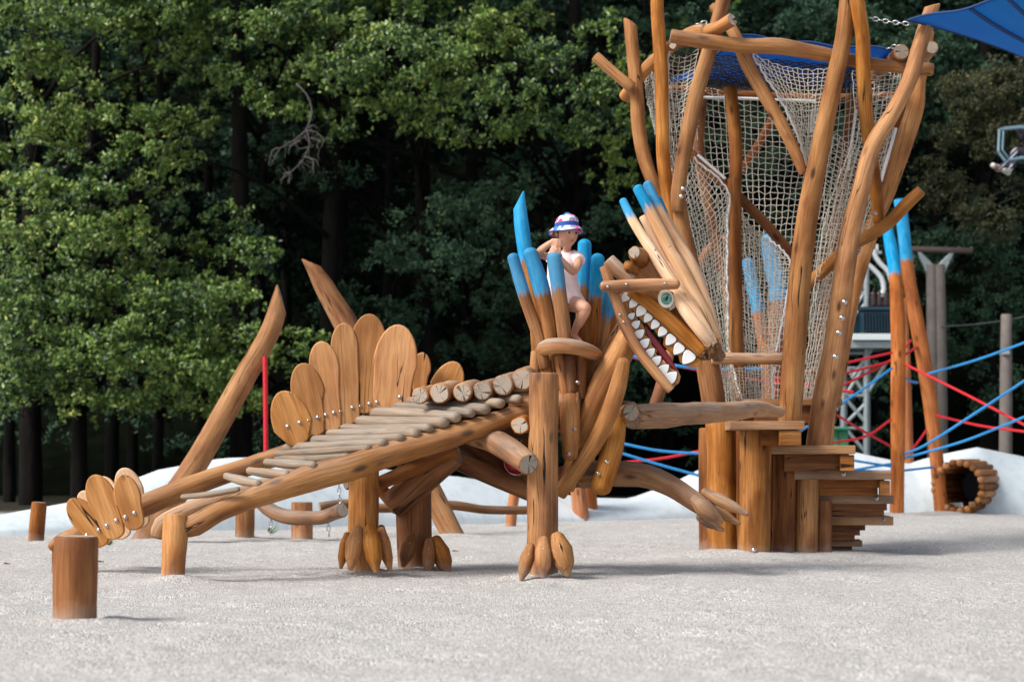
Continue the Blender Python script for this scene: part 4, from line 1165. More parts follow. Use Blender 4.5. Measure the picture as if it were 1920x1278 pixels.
# ================================================================ SAILS
ks = NT('blue_sailcloth')
tc = ks.n('ShaderNodeTexCoord')
fa = ks.noise(tc.outputs['Object'], 2.0, 4, 0.6)
ks.base(ks.mix(fa, (0.003, 0.21, 0.55), (0.008, 0.34, 0.78))); ks.rough(0.7)
tb = ks.n('ShaderNodeBsdfTranslucent'); tb.inputs[0].default_value = (0.0, 0.22, 0.62, 1)
mx = ks.n('ShaderNodeMixShader'); mx.inputs[0].default_value = 0.5
ks.l(ks.b.outputs[0], mx.inputs[1]); ks.l(tb.outputs[0], mx.inputs[2]); ks.l(mx.outputs[0], ks.out.inputs[0])
SAIL = ks.m
SEAM = simple('dark_blue_webbing', (0.006, 0.045, 0.16), 0.8)
def sail(name, label, corners, sag, n=22, thick=0.006, seams=(), edge_in=0.10):
    c = [np.array(q) for q in corners]
    V = []
    for i in range(n + 1):
        for j in range(n + 1):
            u, v = i / n, j / n
            # edges curve inwards like stretched cloth
            uu = u + edge_in * math.sin(math.pi * v) * (0.5 - u) * 0.9 * abs(2 * u - 1)
            vv = v + edge_in * math.sin(math.pi * u) * (0.5 - v) * 0.9 * abs(2 * v - 1)
            p = c[0] * (1 - uu) * (1 - vv) + c[1] * uu * (1 - vv) + c[2] * uu * vv + c[3] * (1 - uu) * vv
            p = p + np.array([0, 0, -sag * 16 * u * (1 - u) * v * (1 - v)])
            p = p + np.array([0, 0, 0.012 * math.sin(u * 17 + v * 5)])
            V.append(p)
    N = (n + 1) ** 2
    V2 = V + [p + np.array([0, 0, thick]) for p in V]
    F = []
    for i in range(n):
        for j in range(n):
            a = i * (n + 1) + j; q = (a, a + 1, a + n + 2, a + n + 1)
            F.append(q[::-1]); F.append(tuple(x + N for x in q))
    ring = [j for j in range(n)] + [i * (n + 1) + n for i in range(n)] + [n * (n + 1) + n - j for j in range(n)] + [(n - i) * (n + 1) for i in range(n)]
    for k in range(len(ring)):
        a, b = ring[k], ring[(k + 1) % len(ring)]; F.append((a, b, b + N, a + N))
    root = thing(name, label, 'shade sail', tuple(c[0]))
    cl = mesh_obj('cloth', V2, F, SAIL, root, True)
    for (ia, ib) in seams:
        path = [np.array(V[int(round(ia[0] * n + (ib[0] - ia[0]) * n * t)) * (n + 1) + int(round(ia[1] * n + (ib[1] - ia[1]) * n * t))]) - [0, 0, .006] for t in np.linspace(0, 1, n + 1)]
        VV, FF = strand_arrays([path], 0.020, 6); mesh_obj('seam', VV, FF, SEAM, cl, True)
    hem = [np.array(V[a]) for a in ring + ring[:1]]
    VV, FF = strand_arrays([hem], 0.010, 6); mesh_obj('hem', VV, FF, SEAM, root, True)
    return root
s1_ = sail('shade_sail', 'blue shade sail hanging in from the upper right corner', [P(1703, 38, 15.4), P(2080, -75, 12.6), P(2300, 90, 13.0), P(2060, 165, 16.0)], 0.12, seams=(((0.5, 0), (0.5, 1)), ((0.3, 0), (0.3, 1))))
chain('chain', P(1628, 33, 15.5), P(1703, 45, 15.4), s1_, link=0.05, r=0.006, sag=0.008)
s2_ = sail('shade_sail', 'blue shade cloth stretched inside the top of the tower', [P(1392, 66, 15.85), P(1682, 92, 15.85), P(1600, 166, 17.45), P(1252, 150, 17.3)], 0.05)
chain('chain', P(1662, 92, 15.85), P(1690, 84, 15.75), s2_, link=0.05, r=0.006)
chain('chain', P(1305, 46, 15.7), P(1325, 42, 15.7), s2_, link=0.05, r=0.006)

# ================================================================ STUMPS, LEANING POLES AND SWING BRIDGE
def top_log(name, pts, label, cat, group=None, mat=WOOD, **kw):
    wp = [P(x, y, Y) for x, y, Y, r in pts]; rr = [r * MPP(Y) for x, y, Y, r in pts]
    o = log(name, wp, rr, mat, None, loc=tuple(wp[-1]), **kw)
    return tag(o, label, cat, group)
top_log('stump', [(143, 1009, 9.3, 41), (141, 1080, 9.3, 42), (140, 1158, 9.3, 41), (140, 1230, 9.3, 41)], 'thick short brown stump standing nearest the camera at the lower left', 'stump', 'stumps in the sand', mat=WOODB, seg=36, wob=0.05)
top_log('stump', [(74, 943, 18.3, 14), (70, 985, 18.3, 15), (66, 1030, 18.3, 15)], 'thin slightly leaning brown stump by the mound at the far left', 'stump', 'stumps in the sand', mat=WOODB)
top_log('stump', [(459, 935, 19.2, 18), (459, 980, 19.2, 18), (458, 1030, 19.2, 18)], 'stump under the tail ramp, left of the hanging log', 'stump', 'stumps in the sand')
top_log('stump', [(566, 943, 18.9, 20), (566, 985, 18.9, 20), (566, 1030, 18.9, 20)], 'stump under the ramp in front of the hanging log', 'stump', 'stumps in the sand')
top_log('stump', [(965, 922, 22.5, 10), (961, 950, 22.5, 10), (956, 1000, 22.5, 10)], 'thin stump seen just left of the front leg under the belly', 'stump', 'stumps in the sand', mat=REDW)
top_log('leaning_pole', [(527, 562, 18.7, 17), (505, 625, 18.7, 19), (460, 705, 18.7, 21), (410, 795, 18.6, 22), (360, 880, 18.6, 23), (310, 955, 18.5, 24), (262, 1030, 18.5, 25)],
        'long pole leaning right behind the tail with its top cut to a point', 'pole', 'leaning poles behind the dragon', slant=((0.12, 0.0), None), wob=0.04)
top_log('leaning_pole', [(584, 494, 19.6, 13), (612, 545, 19.6, 19), (650, 610, 19.6, 23), (700, 705, 19.5, 23), (760, 830, 19.4, 22), (815, 935, 19.3, 21), (860, 1025, 19.2, 21)],
        'pole leaning left, its top rising over the tall back fins', 'pole', 'leaning poles behind the dragon', slant=((0.085, 0.0), None), wob=0.04)
rs_ = cord('hanging_rope', [P(497, 668, 18.6), P(498, 770, 18.6), P(499, 905, 18.6)], 0.024, ROPERED, None, loc=tuple(P(497, 668, 18.6)))
tag(rs_, 'bright red strap hanging straight down from the pointed leaning pole', 'rope')
sb = thing('swinging_log', 'bent brown log hung on chains behind the rear legs', 'swinging log', tuple(P(570, 960, 18.2)))
plog('bent_log', None, [(486, 940, 18.4, 12), (510, 958, 18.3, 14), (545, 969, 18.2, 14), (600, 970, 18.1, 13), (625, 962, 18.0, 13), (641, 956, 17.9, 14)], sb, WOODB, wx=0.5)
chain('chain', P(635, 905, 18.0), P(638, 950, 18.0), sb, 0.05, 0.005); chain('chain', P(615, 975, 18.1), P(617, 1005, 18.1), sb, 0.05, 0.005); chain('chain', P(508, 968, 18.3), P(509, 1003, 18.3), sb, 0.05, 0.005)
o = top_log('beam', [(600, 950, 19.9, 9), (650, 944, 20.0, 9), (715, 952, 20.1, 9), (780, 948, 20.2, 9), (850, 947, 20.3, 9), (910, 955, 20.4, 8), (990, 956, 20.5, 8)], 'long thin wavy log rail running low behind the dragon legs', 'beam', mat=WOODB, wx=0.4)

# ================================================================ BLUE-TIPPED POLES AND ROPE WEB
def bp_pole(pts, paint_px, label, mat=REDW, slant=None, top='cut'):
    Y = pts[0][2]
    return top_log('blue_tipped_pole' if paint_px else 'pole', pts, label, 'pole', 'reddish poles of the rope course', mat=mat, paint=paint_px * MPP(Y), slant=(slant, None), wob=0.04, ends=(top, 'cut'))
bp_pole([(1663, 424, 25.2, 10), (1672, 470, 25.2, 12), (1679, 520, 25.2, 12), (1684, 620, 25.2, 14), (1684, 760, 25.1, 14), (1683, 880, 25.1, 13), (1681, 985, 25.1, 13)], 92, 'upright reddish pole with a light blue tip right of the tower', slant=((-0.05, 0.0)))
bp_pole([(1688, 375, 26.6, 12), (1695, 440, 26.6, 12), (1704, 520, 26.6, 12), (1722, 620, 26.5, 14), (1742, 740, 26.4, 14), (1756, 860, 26.3, 13), (1768, 990, 26.2, 13)], 115, 'tall slanting pole with a deep blue tip, bolts down its side')
bp_pole([(1694, 560, 27.5, 7), (1698, 700, 27.5, 10), (1700, 860, 27.4, 13), (1704, 980, 27.3, 17)], 0, 'pole half hidden behind the upright blue-tipped pole')
bp_pole([(1402, 492, 24.5, 11), (1412, 540, 24.5, 12), (1424, 600, 24.5, 12), (1440, 700, 24.5, 13), (1462, 990, 24.5, 14)], 96, 'pole with a pale blue tip, left one seen through the net', top='round')
bp_pole([(1440, 450, 24.9, 15), (1450, 500, 24.9, 17), (1460, 565, 24.9, 17), (1452, 660, 24.9, 16), (1440, 760, 24.9, 15), (1425, 990, 24.9, 15)], 118, 'pole with a broad deep blue tip, right one seen through the net', top='round')
bp_pole([(1066, 800, 24.5, 13), (1078, 870, 24.5, 14), (1092, 990, 24.5, 15)], 0, 'reddish pole foot, left one between the front leg and raised arm')
bp_pole([(1098, 790, 24.8, 10), (1104, 870, 24.8, 12), (1110, 985, 24.8, 12)], 0, 'reddish pole foot, right one just left of the hanging log')
bp_pole([(1256, 660, 14.2, 9), (1243, 712, 14.1, 11), (1226, 768, 14.0, 12)], 0, 'short pinkish peg standing up from the balance log below the jaw')
NR = [0]
def rope(f, pts, col, Y, label, r=0.0165, sag=0.0):
    pts = list(pts)
    def ext(a, b, xt):                      # carry the rope on to the pole it is tied to
        k = (xt - a[0]) / (b[0] - a[0]); return (xt, a[1] + (b[1] - a[1]) * k)
    if f is c10 and pts[0][0] < 130: pts = [ext(pts[0], pts[1], -150)] + pts
    if f is c10 and pts[-1][0] > 850: pts = pts + [ext(pts[-2], pts[-1], 1150)]
    if f is c10 and pts[0][0] == 175: pts = [ext(pts[0], pts[1], -150)] + pts
    if f is c5: pts = [ext(pts[0], pts[1], 350)] + pts + [ext(pts[-2], pts[-1], 1310)]
    if f is None: pts = [ext(pts[0], pts[1], 1100)] + pts
    p = [P(*(f(x, y) if f else (x, y)), Y if not isinstance(Y, tuple) else Y[0] + (Y[1] - Y[0]) * i / max(1, len(pts) - 1)) for i, (x, y) in enumerate(pts)]
    o = cord('rope', p, r, ROPERED if col == 'r' else ROPEBLUE, None, sag=sag, loc=tuple(p[0]), n=12)
    tag(o, label, 'rope', 'ropes of the climbing web')
rope(c10, [(115, 645), (325, 598)], 'r', (24, 25), 'topmost red rope running from the tower to the upright blue-tipped pole')
rope(c10, [(100, 690), (325, 630), (425, 576)], 'r', (24, 26.4), 'red rope rising past the upright pole to the slanting pole, lower end')
rope(c10, [(90, 750), (325, 625), (400, 550)], 'r', (24, 26.4), 'steepest red rope crossing behind the upright blue-tipped pole')
rope(c10, [(80, 830), (200, 750), (325, 660)], 'b', (24, 25), 'blue rope rising from the tower to the upright blue-tipped pole')
rope(c10, [(376, 698), (400, 712), (428, 718)], 'b', (25.2, 26.4), 'short blue rope between the two blue-tipped poles')
rope(c10, [(470, 682), (660, 628), (870, 553)], 'b', (26.2, 22), 'highest blue rope going off to the right edge')
rope(c10, [(378, 645), (640, 775), (870, 895)], 'r', (25.1, 21), 'red rope falling from the upright pole to the right edge')
rope(c10, [(500, 848), (680, 890), (870, 915)], 'r', (26.2, 22), 'nearly level red rope from the slanting pole to the right edge')
rope(c10, [(372, 1003), (470, 960), (700, 812), (870, 700)], 'b', (25.1, 21), 'blue rope rising steeply from the upright pole foot to the right edge')
rope(c10, [(372, 1020), (600, 955), (760, 893), (870, 848)], 'b', (25.1, 21), 'blue rope rising gently from the upright pole foot to the right edge')
rope(c10, [(80, 832), (200, 905), (320, 972)], 'r', (24, 25), 'red rope sloping down to the right just above the steps')
rope(c10, [(70, 960), (220, 932), (320, 866)], 'r', (24, 25), 'sagging red rope curving up to the upright pole above the steps')
rope(c10, [(405, 985), (440, 940), (462, 908)], 'r', (25.5, 26.2), 'short steep red rope between the poles low down')
rope(c10, [(175, 1029), (320, 1052)], 'b', (24.5, 25), 'thin blue rope sloping down across the white mound')
rope(c10, [(175, 1066), (320, 1042)], 'b', (24.4, 25), 'thin blue rope sloping up across the white mound')
rope(c10, [(175, 1068), (320, 1072), (490, 1055)], 'b', (24.6, 26.2), 'lowest blue rope running level across the white mound')
rope(c5, [(560, 527), (780, 570), (1100, 588)], 'b', 22, 'upper blue rope between the dragon neck and tower base')
rope(c5, [(560, 578), (800, 650), (1060, 720)], 'b', 22, 'lower blue rope sloping down to the tower base')
rope(c5, [(600, 628), (800, 605), (1060, 553)], 'r', 22.2, 'red rope rising to the tower base behind the raised arm')
rope(None, [(1178, 664), (1230, 680), (1340, 692), (1432, 690)], 'b', 21, 'blue rope passing behind the dragon jaws at mouth height')
rope(None, [(1262, 684), (1330, 697), (1432, 714), (1600, 735)], 'r', 21.2, 'red rope passing behind the dragon jaw tips')

# ================================================================ LOG TUNNEL
def tunnel():
    c = TUN_C; Rr = TUN_R
    root = thing('log_tunnel', 'round tunnel mouth ringed with small logs set in the white mound', 'tunnel', tuple(c))
    yaw = TUN_YAW
    ax = np.array([-math.sin(yaw), -math.cos(yaw), 0.0])          # out of the mound, turned to the left
    rt = np.array([math.cos(yaw), -math.sin(yaw), 0.0]); up = np.array([0, 0, 1.0])
    n = 21
    for i in range(n):
        a = 2 * math.pi * i / n
        q = c + (rt * math.cos(a) + up * math.sin(a)) * Rr
        log('ring_log', [q + ax * 0.12, q - ax * 1.3], [Rr * math.sin(math.pi / n) * 1.05] * 2, GREYW if i % 3 else WOODB, root, seg=10, ends=('round', 'cut'), wob=0.1)
    # dark board end inside
    V = []; F = []
    for k, (rr_, d) in enumerate([(Rr * 0.98, -1.2), (0.0, -1.2)]):
        for i in range(24):
            a = 2 * math.pi * i / 24; V.append(c + (rt * math.cos(a) + up * math.sin(a)) * rr_ + ax * d)
    for i in range(24): F.append((i, (i + 1) % 24, 24 + (i + 1) % 24, 24 + i))
    mesh_obj('lining', V, F, WOODB, root)
tunnel()

# ================================================================ POWER EQUIPMENT
GALV = simple('galvanised_steel', (0.30, 0.35, 0.37), 0.5, 0.3, var=0.15, scale=8)
PORC = simple('white_porcelain', (0.55, 0.60, 0.62), 0.3)
NAVY = simple('transformer_paint', (0.008, 0.035, 0.060), 0.5)
def strut(name, f, a, b, Y, r, mat, parent, seg=6):
    p = [P(*(f(*a)), Y if not isinstance(Y, tuple) else Y[0]), P(*(f(*b)), Y if not isinstance(Y, tuple) else Y[1])]
    V, F = strand_arrays([p], r, seg); return mesh_obj(name, V, F, mat, parent, True)
EY = 34.0
lt = thing('transformer_mast', 'grey steel lattice mast carrying a dark transformer, beyond the rope poles', 'transformer', tuple(P(1600, 880, EY) * [1, 1, 0]))
for x in (130, 222):
    strut('mast_leg', c10, (x, 560 if x == 130 else 240), (x, 1100), EY, 0.055, GALV, lt)
    strut('mast_leg', c10, (x + 6, 560), (x + 6, 1100), EY + 1.2, 0.045, GALV, lt)
for a, b in [((130, 640), (222, 770)), ((222, 640), (100, 830)), ((130, 770), (222, 880)), ((222, 800), (130, 890)), ((130, 890), (222, 1000)), ((260, 560), (165, 700)), ((300, 640), (222, 770)), ((140, 470), (222, 350)), ((100, 530), (222, 400)), ((150, 300), (222, 380))]:
    strut('brace', c10, a, b, EY, 0.035, GALV, lt)
for y in (600, 660, 770, 900): strut('crossbar', c10, (75, y), (222, y), EY, 0.03, GALV, lt)
tz = P(*c10(245, 535), EY); m1_ = MPP(EY) * CS[c10]
def bx(name, f, x0, y0, x1, y1, Y, dep, mat, parent, bev=0.01):
    a = P(*f(x0, y0), Y); b = P(*f(x1, y1), Y)
    V, F, L = box_arrays(((a[0] + b[0]) / 2, Y + dep / 2, (a[2] + b[2]) / 2), (abs(b[0] - a[0]), dep, abs(a[2] - b[2])), 0, bev)
    return mesh_obj(name, V, F, mat, parent, False)
bx('platform', c10, 168, 522, 345, 548, EY - 0.5, 1.4, simple('platform_paint', (0.62, 0.68, 0.70), 0.6), lt)
bx('platform_frame', c10, 130, 552, 330, 580, EY - 0.4, 1.2, GALV, lt)
tr = bx('transformer', c10, 205, 430, 325, 518, EY - 0.3, 0.9, NAVY, lt, 0.02)
for x in range(210, 325, 12): bx('cooling_fin', c10, x, 436, x + 4, 514, EY - 0.38, 0.08, NAVY, tr, 0.004)
bx('lid', c10, 200, 414, 330, 428, EY - 0.35, 1.0, NAVY, tr, 0.01)
for x in (250, 275, 300):
    q = P(*c10(x, 414), EY)
    paths = []
    V, F = [], []
    prof = [(0.05, 0), (0.09, .03), (0.04, .06), (0.09, .09), (0.04, .12), (0.08, .15), (0.035, .18), (0.07, .21), (0.02, .25), (0.0, .3)]
    for (rr_, h) in prof:
        for j in range(10):
            a = 2 * math.pi * j / 10; V.append(q + [math.cos(a) * rr_, math.sin(a) * rr_, h])
    for i in range(len(prof) - 1):
        for j in range(10): F.append((i * 10 + j, i * 10 + (j + 1) % 10, (i + 1) * 10 + (j + 1) % 10, (i + 1) * 10 + j))
    mesh_obj('insulator', V, F, simple('dark_porcelain', (0.04, 0.02, 0.02), 0.25) if x == 250 else bpy.data.materials['dark_porcelain'], tr)
cord('cable_loop', pts3(c10, [(215, 235, EY), (250, 265, EY), (282, 300, EY), (292, 345, EY), (280, 375, EY)]), 0.045, PORC, lt)
cord('cable_loop', pts3(c10, [(250, 185, EY), (262, 220, EY), (285, 250, EY), (310, 275, EY), (325, 320, EY)]), 0.045, PORC, lt)
bx('crossarm', c10, 200, 192, 285, 204, EY, 0.12, GALV, lt)
for x in (235, 262): bx('insulator', c10, x, 165, x + 9, 192, EY, 0.10, PORC, lt, 0.01)

CONC = simple('weathered_grey_pole', (0.15, 0.13, 0.12), 0.85, var=0.2, scale=5)
hp = thing('power_pole', 'pair of tall grey poles joined by a steel crossarm', 'power pole', tuple(P(1757, 880, 36) * [1, 1, 0]))
def cylp(name, f, pts, Y, mat, parent, r0, r1):
    wp = [P(*f(*p), Y) for p in pts]
    V, F, W, S, caps = tube_arrays(wp, np.linspace(r0, r1, len(wp)), 14, 0.6, ('cut', 'cut'), 0.01)
    return mesh_obj(name, V, F, mat, parent, True, flat=caps)
cylp('pole', c10, [(483, 250), (487, 600), (490, 1100)], 36, CONC, hp, 0.10, 0.115); cylp('pole', c10, [(512, 250), (518, 600), (522, 1100)], 36, CONC, hp, 0.11, 0.125)
strut('crossarm', c10, (400, 186), (645, 192), 36, 0.06, simple('rusty_steel', (0.10, 0.075, 0.07), 0.8), hp)
for a, b in [((430, 195), (478, 300)), ((440, 215), (484, 262)), ((430, 195), (484, 250)), ((568, 195), (520, 300)), ((560, 215), (512, 262)), ((568, 195), (514, 250)), ((448, 240), (476, 250)), ((552, 240), (524, 250))]:
    strut('bracket', c10, a, b, 36, 0.035, GALV, hp)
for x in (405, 500, 590, 638): bx('insulator', c10, x, 176, x + 10, 198, 36, 0.12, PORC if x != 500 else NAVY, hp, 0.01)
cp = thing('lamp_pole', 'single slim grey pole standing beyond the mound near the right edge', 'pole', tuple(P(1886, 870, 33) * [1, 1, 0]))
cylp('pole', c10, [(782, 448), (780, 700), (778, 1100)], 33, CONC, cp, 0.09, 0.115)
bx('clamp', c10, 768, 590, 796, 606, 32.85, 0.25, GALV, cp, 0.01)
gb = thing('green_cabinet', 'green metal cabinet low behind the steps at the foot of the mast', 'cabinet', tuple(P(1570, 880, 33) * [1, 1, 0]))
gm = simple('green_paint', (0.02, 0.20, 0.09), 0.5, var=0.2)
bx('body', c10, 72, 905, 152, 975, 32.6, 0.7, gm, gb, 0.02); bx('roof', c10, 68, 896, 156, 906, 32.5, 0.9, gm, gb, 0.01); bx('door_seam', c10, 110, 912, 112, 965, 32.58, 0.03, simple('seam_dark', (0.01, 0.05, 0.03), .6), gb, 0.002)
# overhead wires
for i, (a, b, lab) in enumerate([((1760, 402, 40), (1960, 322, 36), 'upper thin dark lift cable climbing to the right edge'), ((1740, 428, 40), (1960, 345, 36), 'lower thin dark lift cable climbing to the right edge'),
                     ((1760, 612, 36), (1960, 585, 32), 'thin dark wire passing near the slim grey pole')]):
    o = cord('cable', [P(*a), P(*b)], 0.012, simple('dark_cable_%d' % i, (0.06, 0.07, 0.08), 0.6), None, sag=0.05, loc=tuple(P(*a)))
    tag(o, lab, 'cable')
# ================================================================ SMALL PLANTS AND LEAVES ON THE SAND
LEAFG = simple('weed_leaf', (0.05, 0.16, 0.02), 0.6, var=0.3, scale=30)
for i, (x, y, Y, n, lab) in enumerate([(510, 1000, 19.9, 14, 'small green weed beside the chain under the ramp'), (110, 998, 21.0, 10, 'small green weed at the foot of the mound, far left'),
                                       (205, 1022, 17.6, 10, 'small green weed under the tail fins')]):
    c = P(x, y, Y); V, F = [], []
    for q in range(n):
        a = random.uniform(0, 2 * math.pi); L = random.uniform(.05, .12); el_ = random.uniform(.3, 1.2)
        d = np.array([math.cos(a) * math.cos(el_), math.sin(a) * math.cos(el_), math.sin(el_)]); s_ = np.cross(d, [0, 0, 1.]); s_ /= np.linalg.norm(s_)
        b0 = len(V); V += [c, c + d * L * .5 + s_ * L * .25, c + d * L, c + d * L * .5 - s_ * L * .25]; F.append((b0, b0 + 1, b0 + 2, b0 + 3))
    o = mesh_obj('weed', V, F, LEAFG, None, False, loc=tuple(c)); tag(o, lab, 'weed', 'weeds in the sand')
BROWNL = simple('dead_leaf', (0.10, 0.035, 0.02), 0.8)
for i, (x, y, lab) in enumerate([(12, 1058, 'curled dead brown leaf lying on the sand at the left edge'), (188, 1059, 'small dead leaf on the sand just right of the near stump'), (853, 1037, 'dark pebble-like dead leaf right of the rear legs')]):
    Yg = FPX * CAMH / (y - HOR); c = P(x, y, Yg); c[2] = ground_z(c[0], c[1]) + 0.012; V, F = [], []
    for u in range(6):
        for v in range(4):
            V.append(c + [(u - 2.5) * .011, (v - 1.5) * .012 * math.sin((u + .6) / 6.2 * math.pi), .004 + .012 * abs(math.sin(u * .9)) * (v / 3)])
    for u in range(5):
        for v in range(3): F.append((u * 4 + v, u * 4 + v + 1, u * 4 + v + 5, u * 4 + v + 4))
    o = mesh_obj('dead_leaf', V, F, BROWNL, None, True, loc=tuple(c)); tag(o, lab, 'leaf', 'dead leaves on the sand')
# ================================================================ FOREST
def leaf_material(name, lo, hi, yel, trans=0.25, rough=0.42, spec=0.5):
    k = NT(name)
    lc = k.attr('lc')
    c = k.ramp(lc, [(0.0, lo), (0.6, hi), (0.93, hi), (1.0, yel)])
    k.base(c); k.rough(rough); k.b.inputs['Specular IOR Level'].default_value = spec
    t = k.n('ShaderNodeBsdfTranslucent'); k.l(c, t.inputs[0])
    mx = k.n('ShaderNodeMixShader'); mx.inputs[0].default_value = trans
    k.l(k.b.outputs[0], mx.inputs[1]); k.l(t.outputs[0], mx.inputs[2]); k.l(mx.outputs[0], k.out.inputs[0])
    return k.m
LEAF_A = leaf_material('broad_leaf', (0.010, 0.044, 0.024), (0.190, 0.300, 0.060), (0.52, 0.54, 0.14), 0.2, 0.36, 0.4)  # dark and bright tones also paint in shadow sides and highlights
LEAF_B = leaf_material('dark_leaf', (0.020, 0.060, 0.036), (0.050, 0.110, 0.058), (0.12, 0.16, 0.06), 0.15, 0.5, 0.25)  # blue-green shade of the rows behind is put into this colour
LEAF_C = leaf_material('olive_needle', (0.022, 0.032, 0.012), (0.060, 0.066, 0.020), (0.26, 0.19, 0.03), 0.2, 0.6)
LEAF_D = leaf_material('deep_shade_leaf', (0.004, 0.011, 0.008), (0.011, 0.023, 0.015), (0.02, 0.032, 0.015), 0.1, 0.7, 0.03)  # leaf colour darkened to stand in for deep shade in the wood
kb = NT('forest_bark'); tcb = kb.n('ShaderNodeTexCoord')
nb_ = kb.noise(kb.vmul(tcb.outputs['Object'], (6, 6, 1.2)), 1, 5, 0.7)
kb.base(kb.ramp(nb_, [(0.3, (0.003, 0.003, 0.003)), (0.7, (0.012, 0.011, 0.010))])); kb.rough(0.9); kb.b.inputs['Specular IOR Level'].default_value = 0.1; kb.bump(nb_, 0.8, 0.05)  # near-black bark: shade under the trees is put into the colour
BARK = kb.m
kd_ = NT('dead_bark'); kd_.base((0.085, 0.08, 0.078)); kd_.rough(0.9); DEADB = kd_.m

def leaf_arrays(C, size, out, rg, aspect=0.5, updir=0.45, spread=0.75):
    """C: n x 3 leaf positions -> rhombic leaves slightly folded along the midrib"""
    n = len(C)
    N = rg.normal(0, spread, (n, 3)) + np.array([0, 0, updir]) + out
    N /= np.linalg.norm(N, axis=1)[:, None] + 1e-9
    D_ = rg.normal(0, 0.8, (n, 3)) + np.array([0, -0.25, -0.55])
    D_ -= N * np.sum(D_ * N, 1)[:, None]; D_ /= np.linalg.norm(D_, axis=1)[:, None] + 1e-9
    S = np.cross(N, D_)
    L = size * rg.uniform(0.65, 1.25, n)[:, None]
    base = C - D_ * L * 0.5; tip = C + D_ * L * 0.5 - N * L * 0.08
    mid = C - D_ * L * 0.05
    a = mid + S * L * aspect * 0.5 + N * L * 0.06; b = mid - S * L * aspect * 0.5 + N * L * 0.06
    V = np.stack([base, a, tip, b], 1).reshape(-1, 3)
    return V

def fast_leaves(name, V, lc, mat, parent, loc=None):
    n4 = len(V) // 4
    base = origin(parent) if parent is not None else np.zeros(3)
    me = bpy.data.meshes.new(name)
    me.vertices.add(len(V)); me.vertices.foreach_set('co', (V - base).astype(np.float32).ravel())
    idx = np.arange(len(V)).reshape(-1, 4)
    tri = np.concatenate([idx[:, [0, 1, 2]], idx[:, [0, 2, 3]]], 1).reshape(-1)
    me.loops.add(len(tri)); me.loops.foreach_set('vertex_index', tri.astype(np.int32))
    nf = len(tri) // 3
    me.polygons.add(nf); me.polygons.foreach_set('loop_start', (np.arange(nf) * 3).astype(np.int32)); me.polygons.foreach_set('loop_total', np.full(nf, 3, dtype=np.int32))
    me.materials.append(mat)
    a = me.attributes.new('lc', 'FLOAT', 'POINT'); a.data.foreach_set('value', np.repeat(lc, 4).astype(np.float32))
    me.update(calc_edges=True); me.validate()
    o = bpy.data.objects.new(name, me); COL.objects.link(o)
    if parent is not None: o.parent = parent
    return o

def bough_points(c, r, n, rg, clumps=None, k=0.30):
    """leaf positions of one bough: sprays along drooping twigs, with gaps between"""
    m = clumps or max(5, int(9 + n / 260))
    cc = rg.normal(0, 1, (m, 3)); cc /= np.linalg.norm(cc, axis=1)[:, None]
    cc = cc * rg.uniform(0.35, 1.0, (m, 1)) * r + c
    out = []
    per = max(1, n // m)
    for q in cc:
        nt_ = max(2, per // 14)
        d = rg.normal(0, 1, (nt_, 3)); d[:, 2] = d[:, 2] * 0.45 - 0.15; d /= np.linalg.norm(d, axis=1)[:, None]
        Lr = rg.uniform(0.35, 1.0, nt_) * np.mean(r) * k * 2.1
        t = rg.uniform(0.05, 1, (nt_, 14))
        p = q + d[:, None, :] * (Lr[:, None] * t)[:, :, None]
        p[:, :, 2] -= 0.22 * (t ** 2) * Lr[:, None]
        p += rg.normal(0, 0.035, p.shape)
        out.append(p.reshape(-1, 3))
    return np.vstack(out)

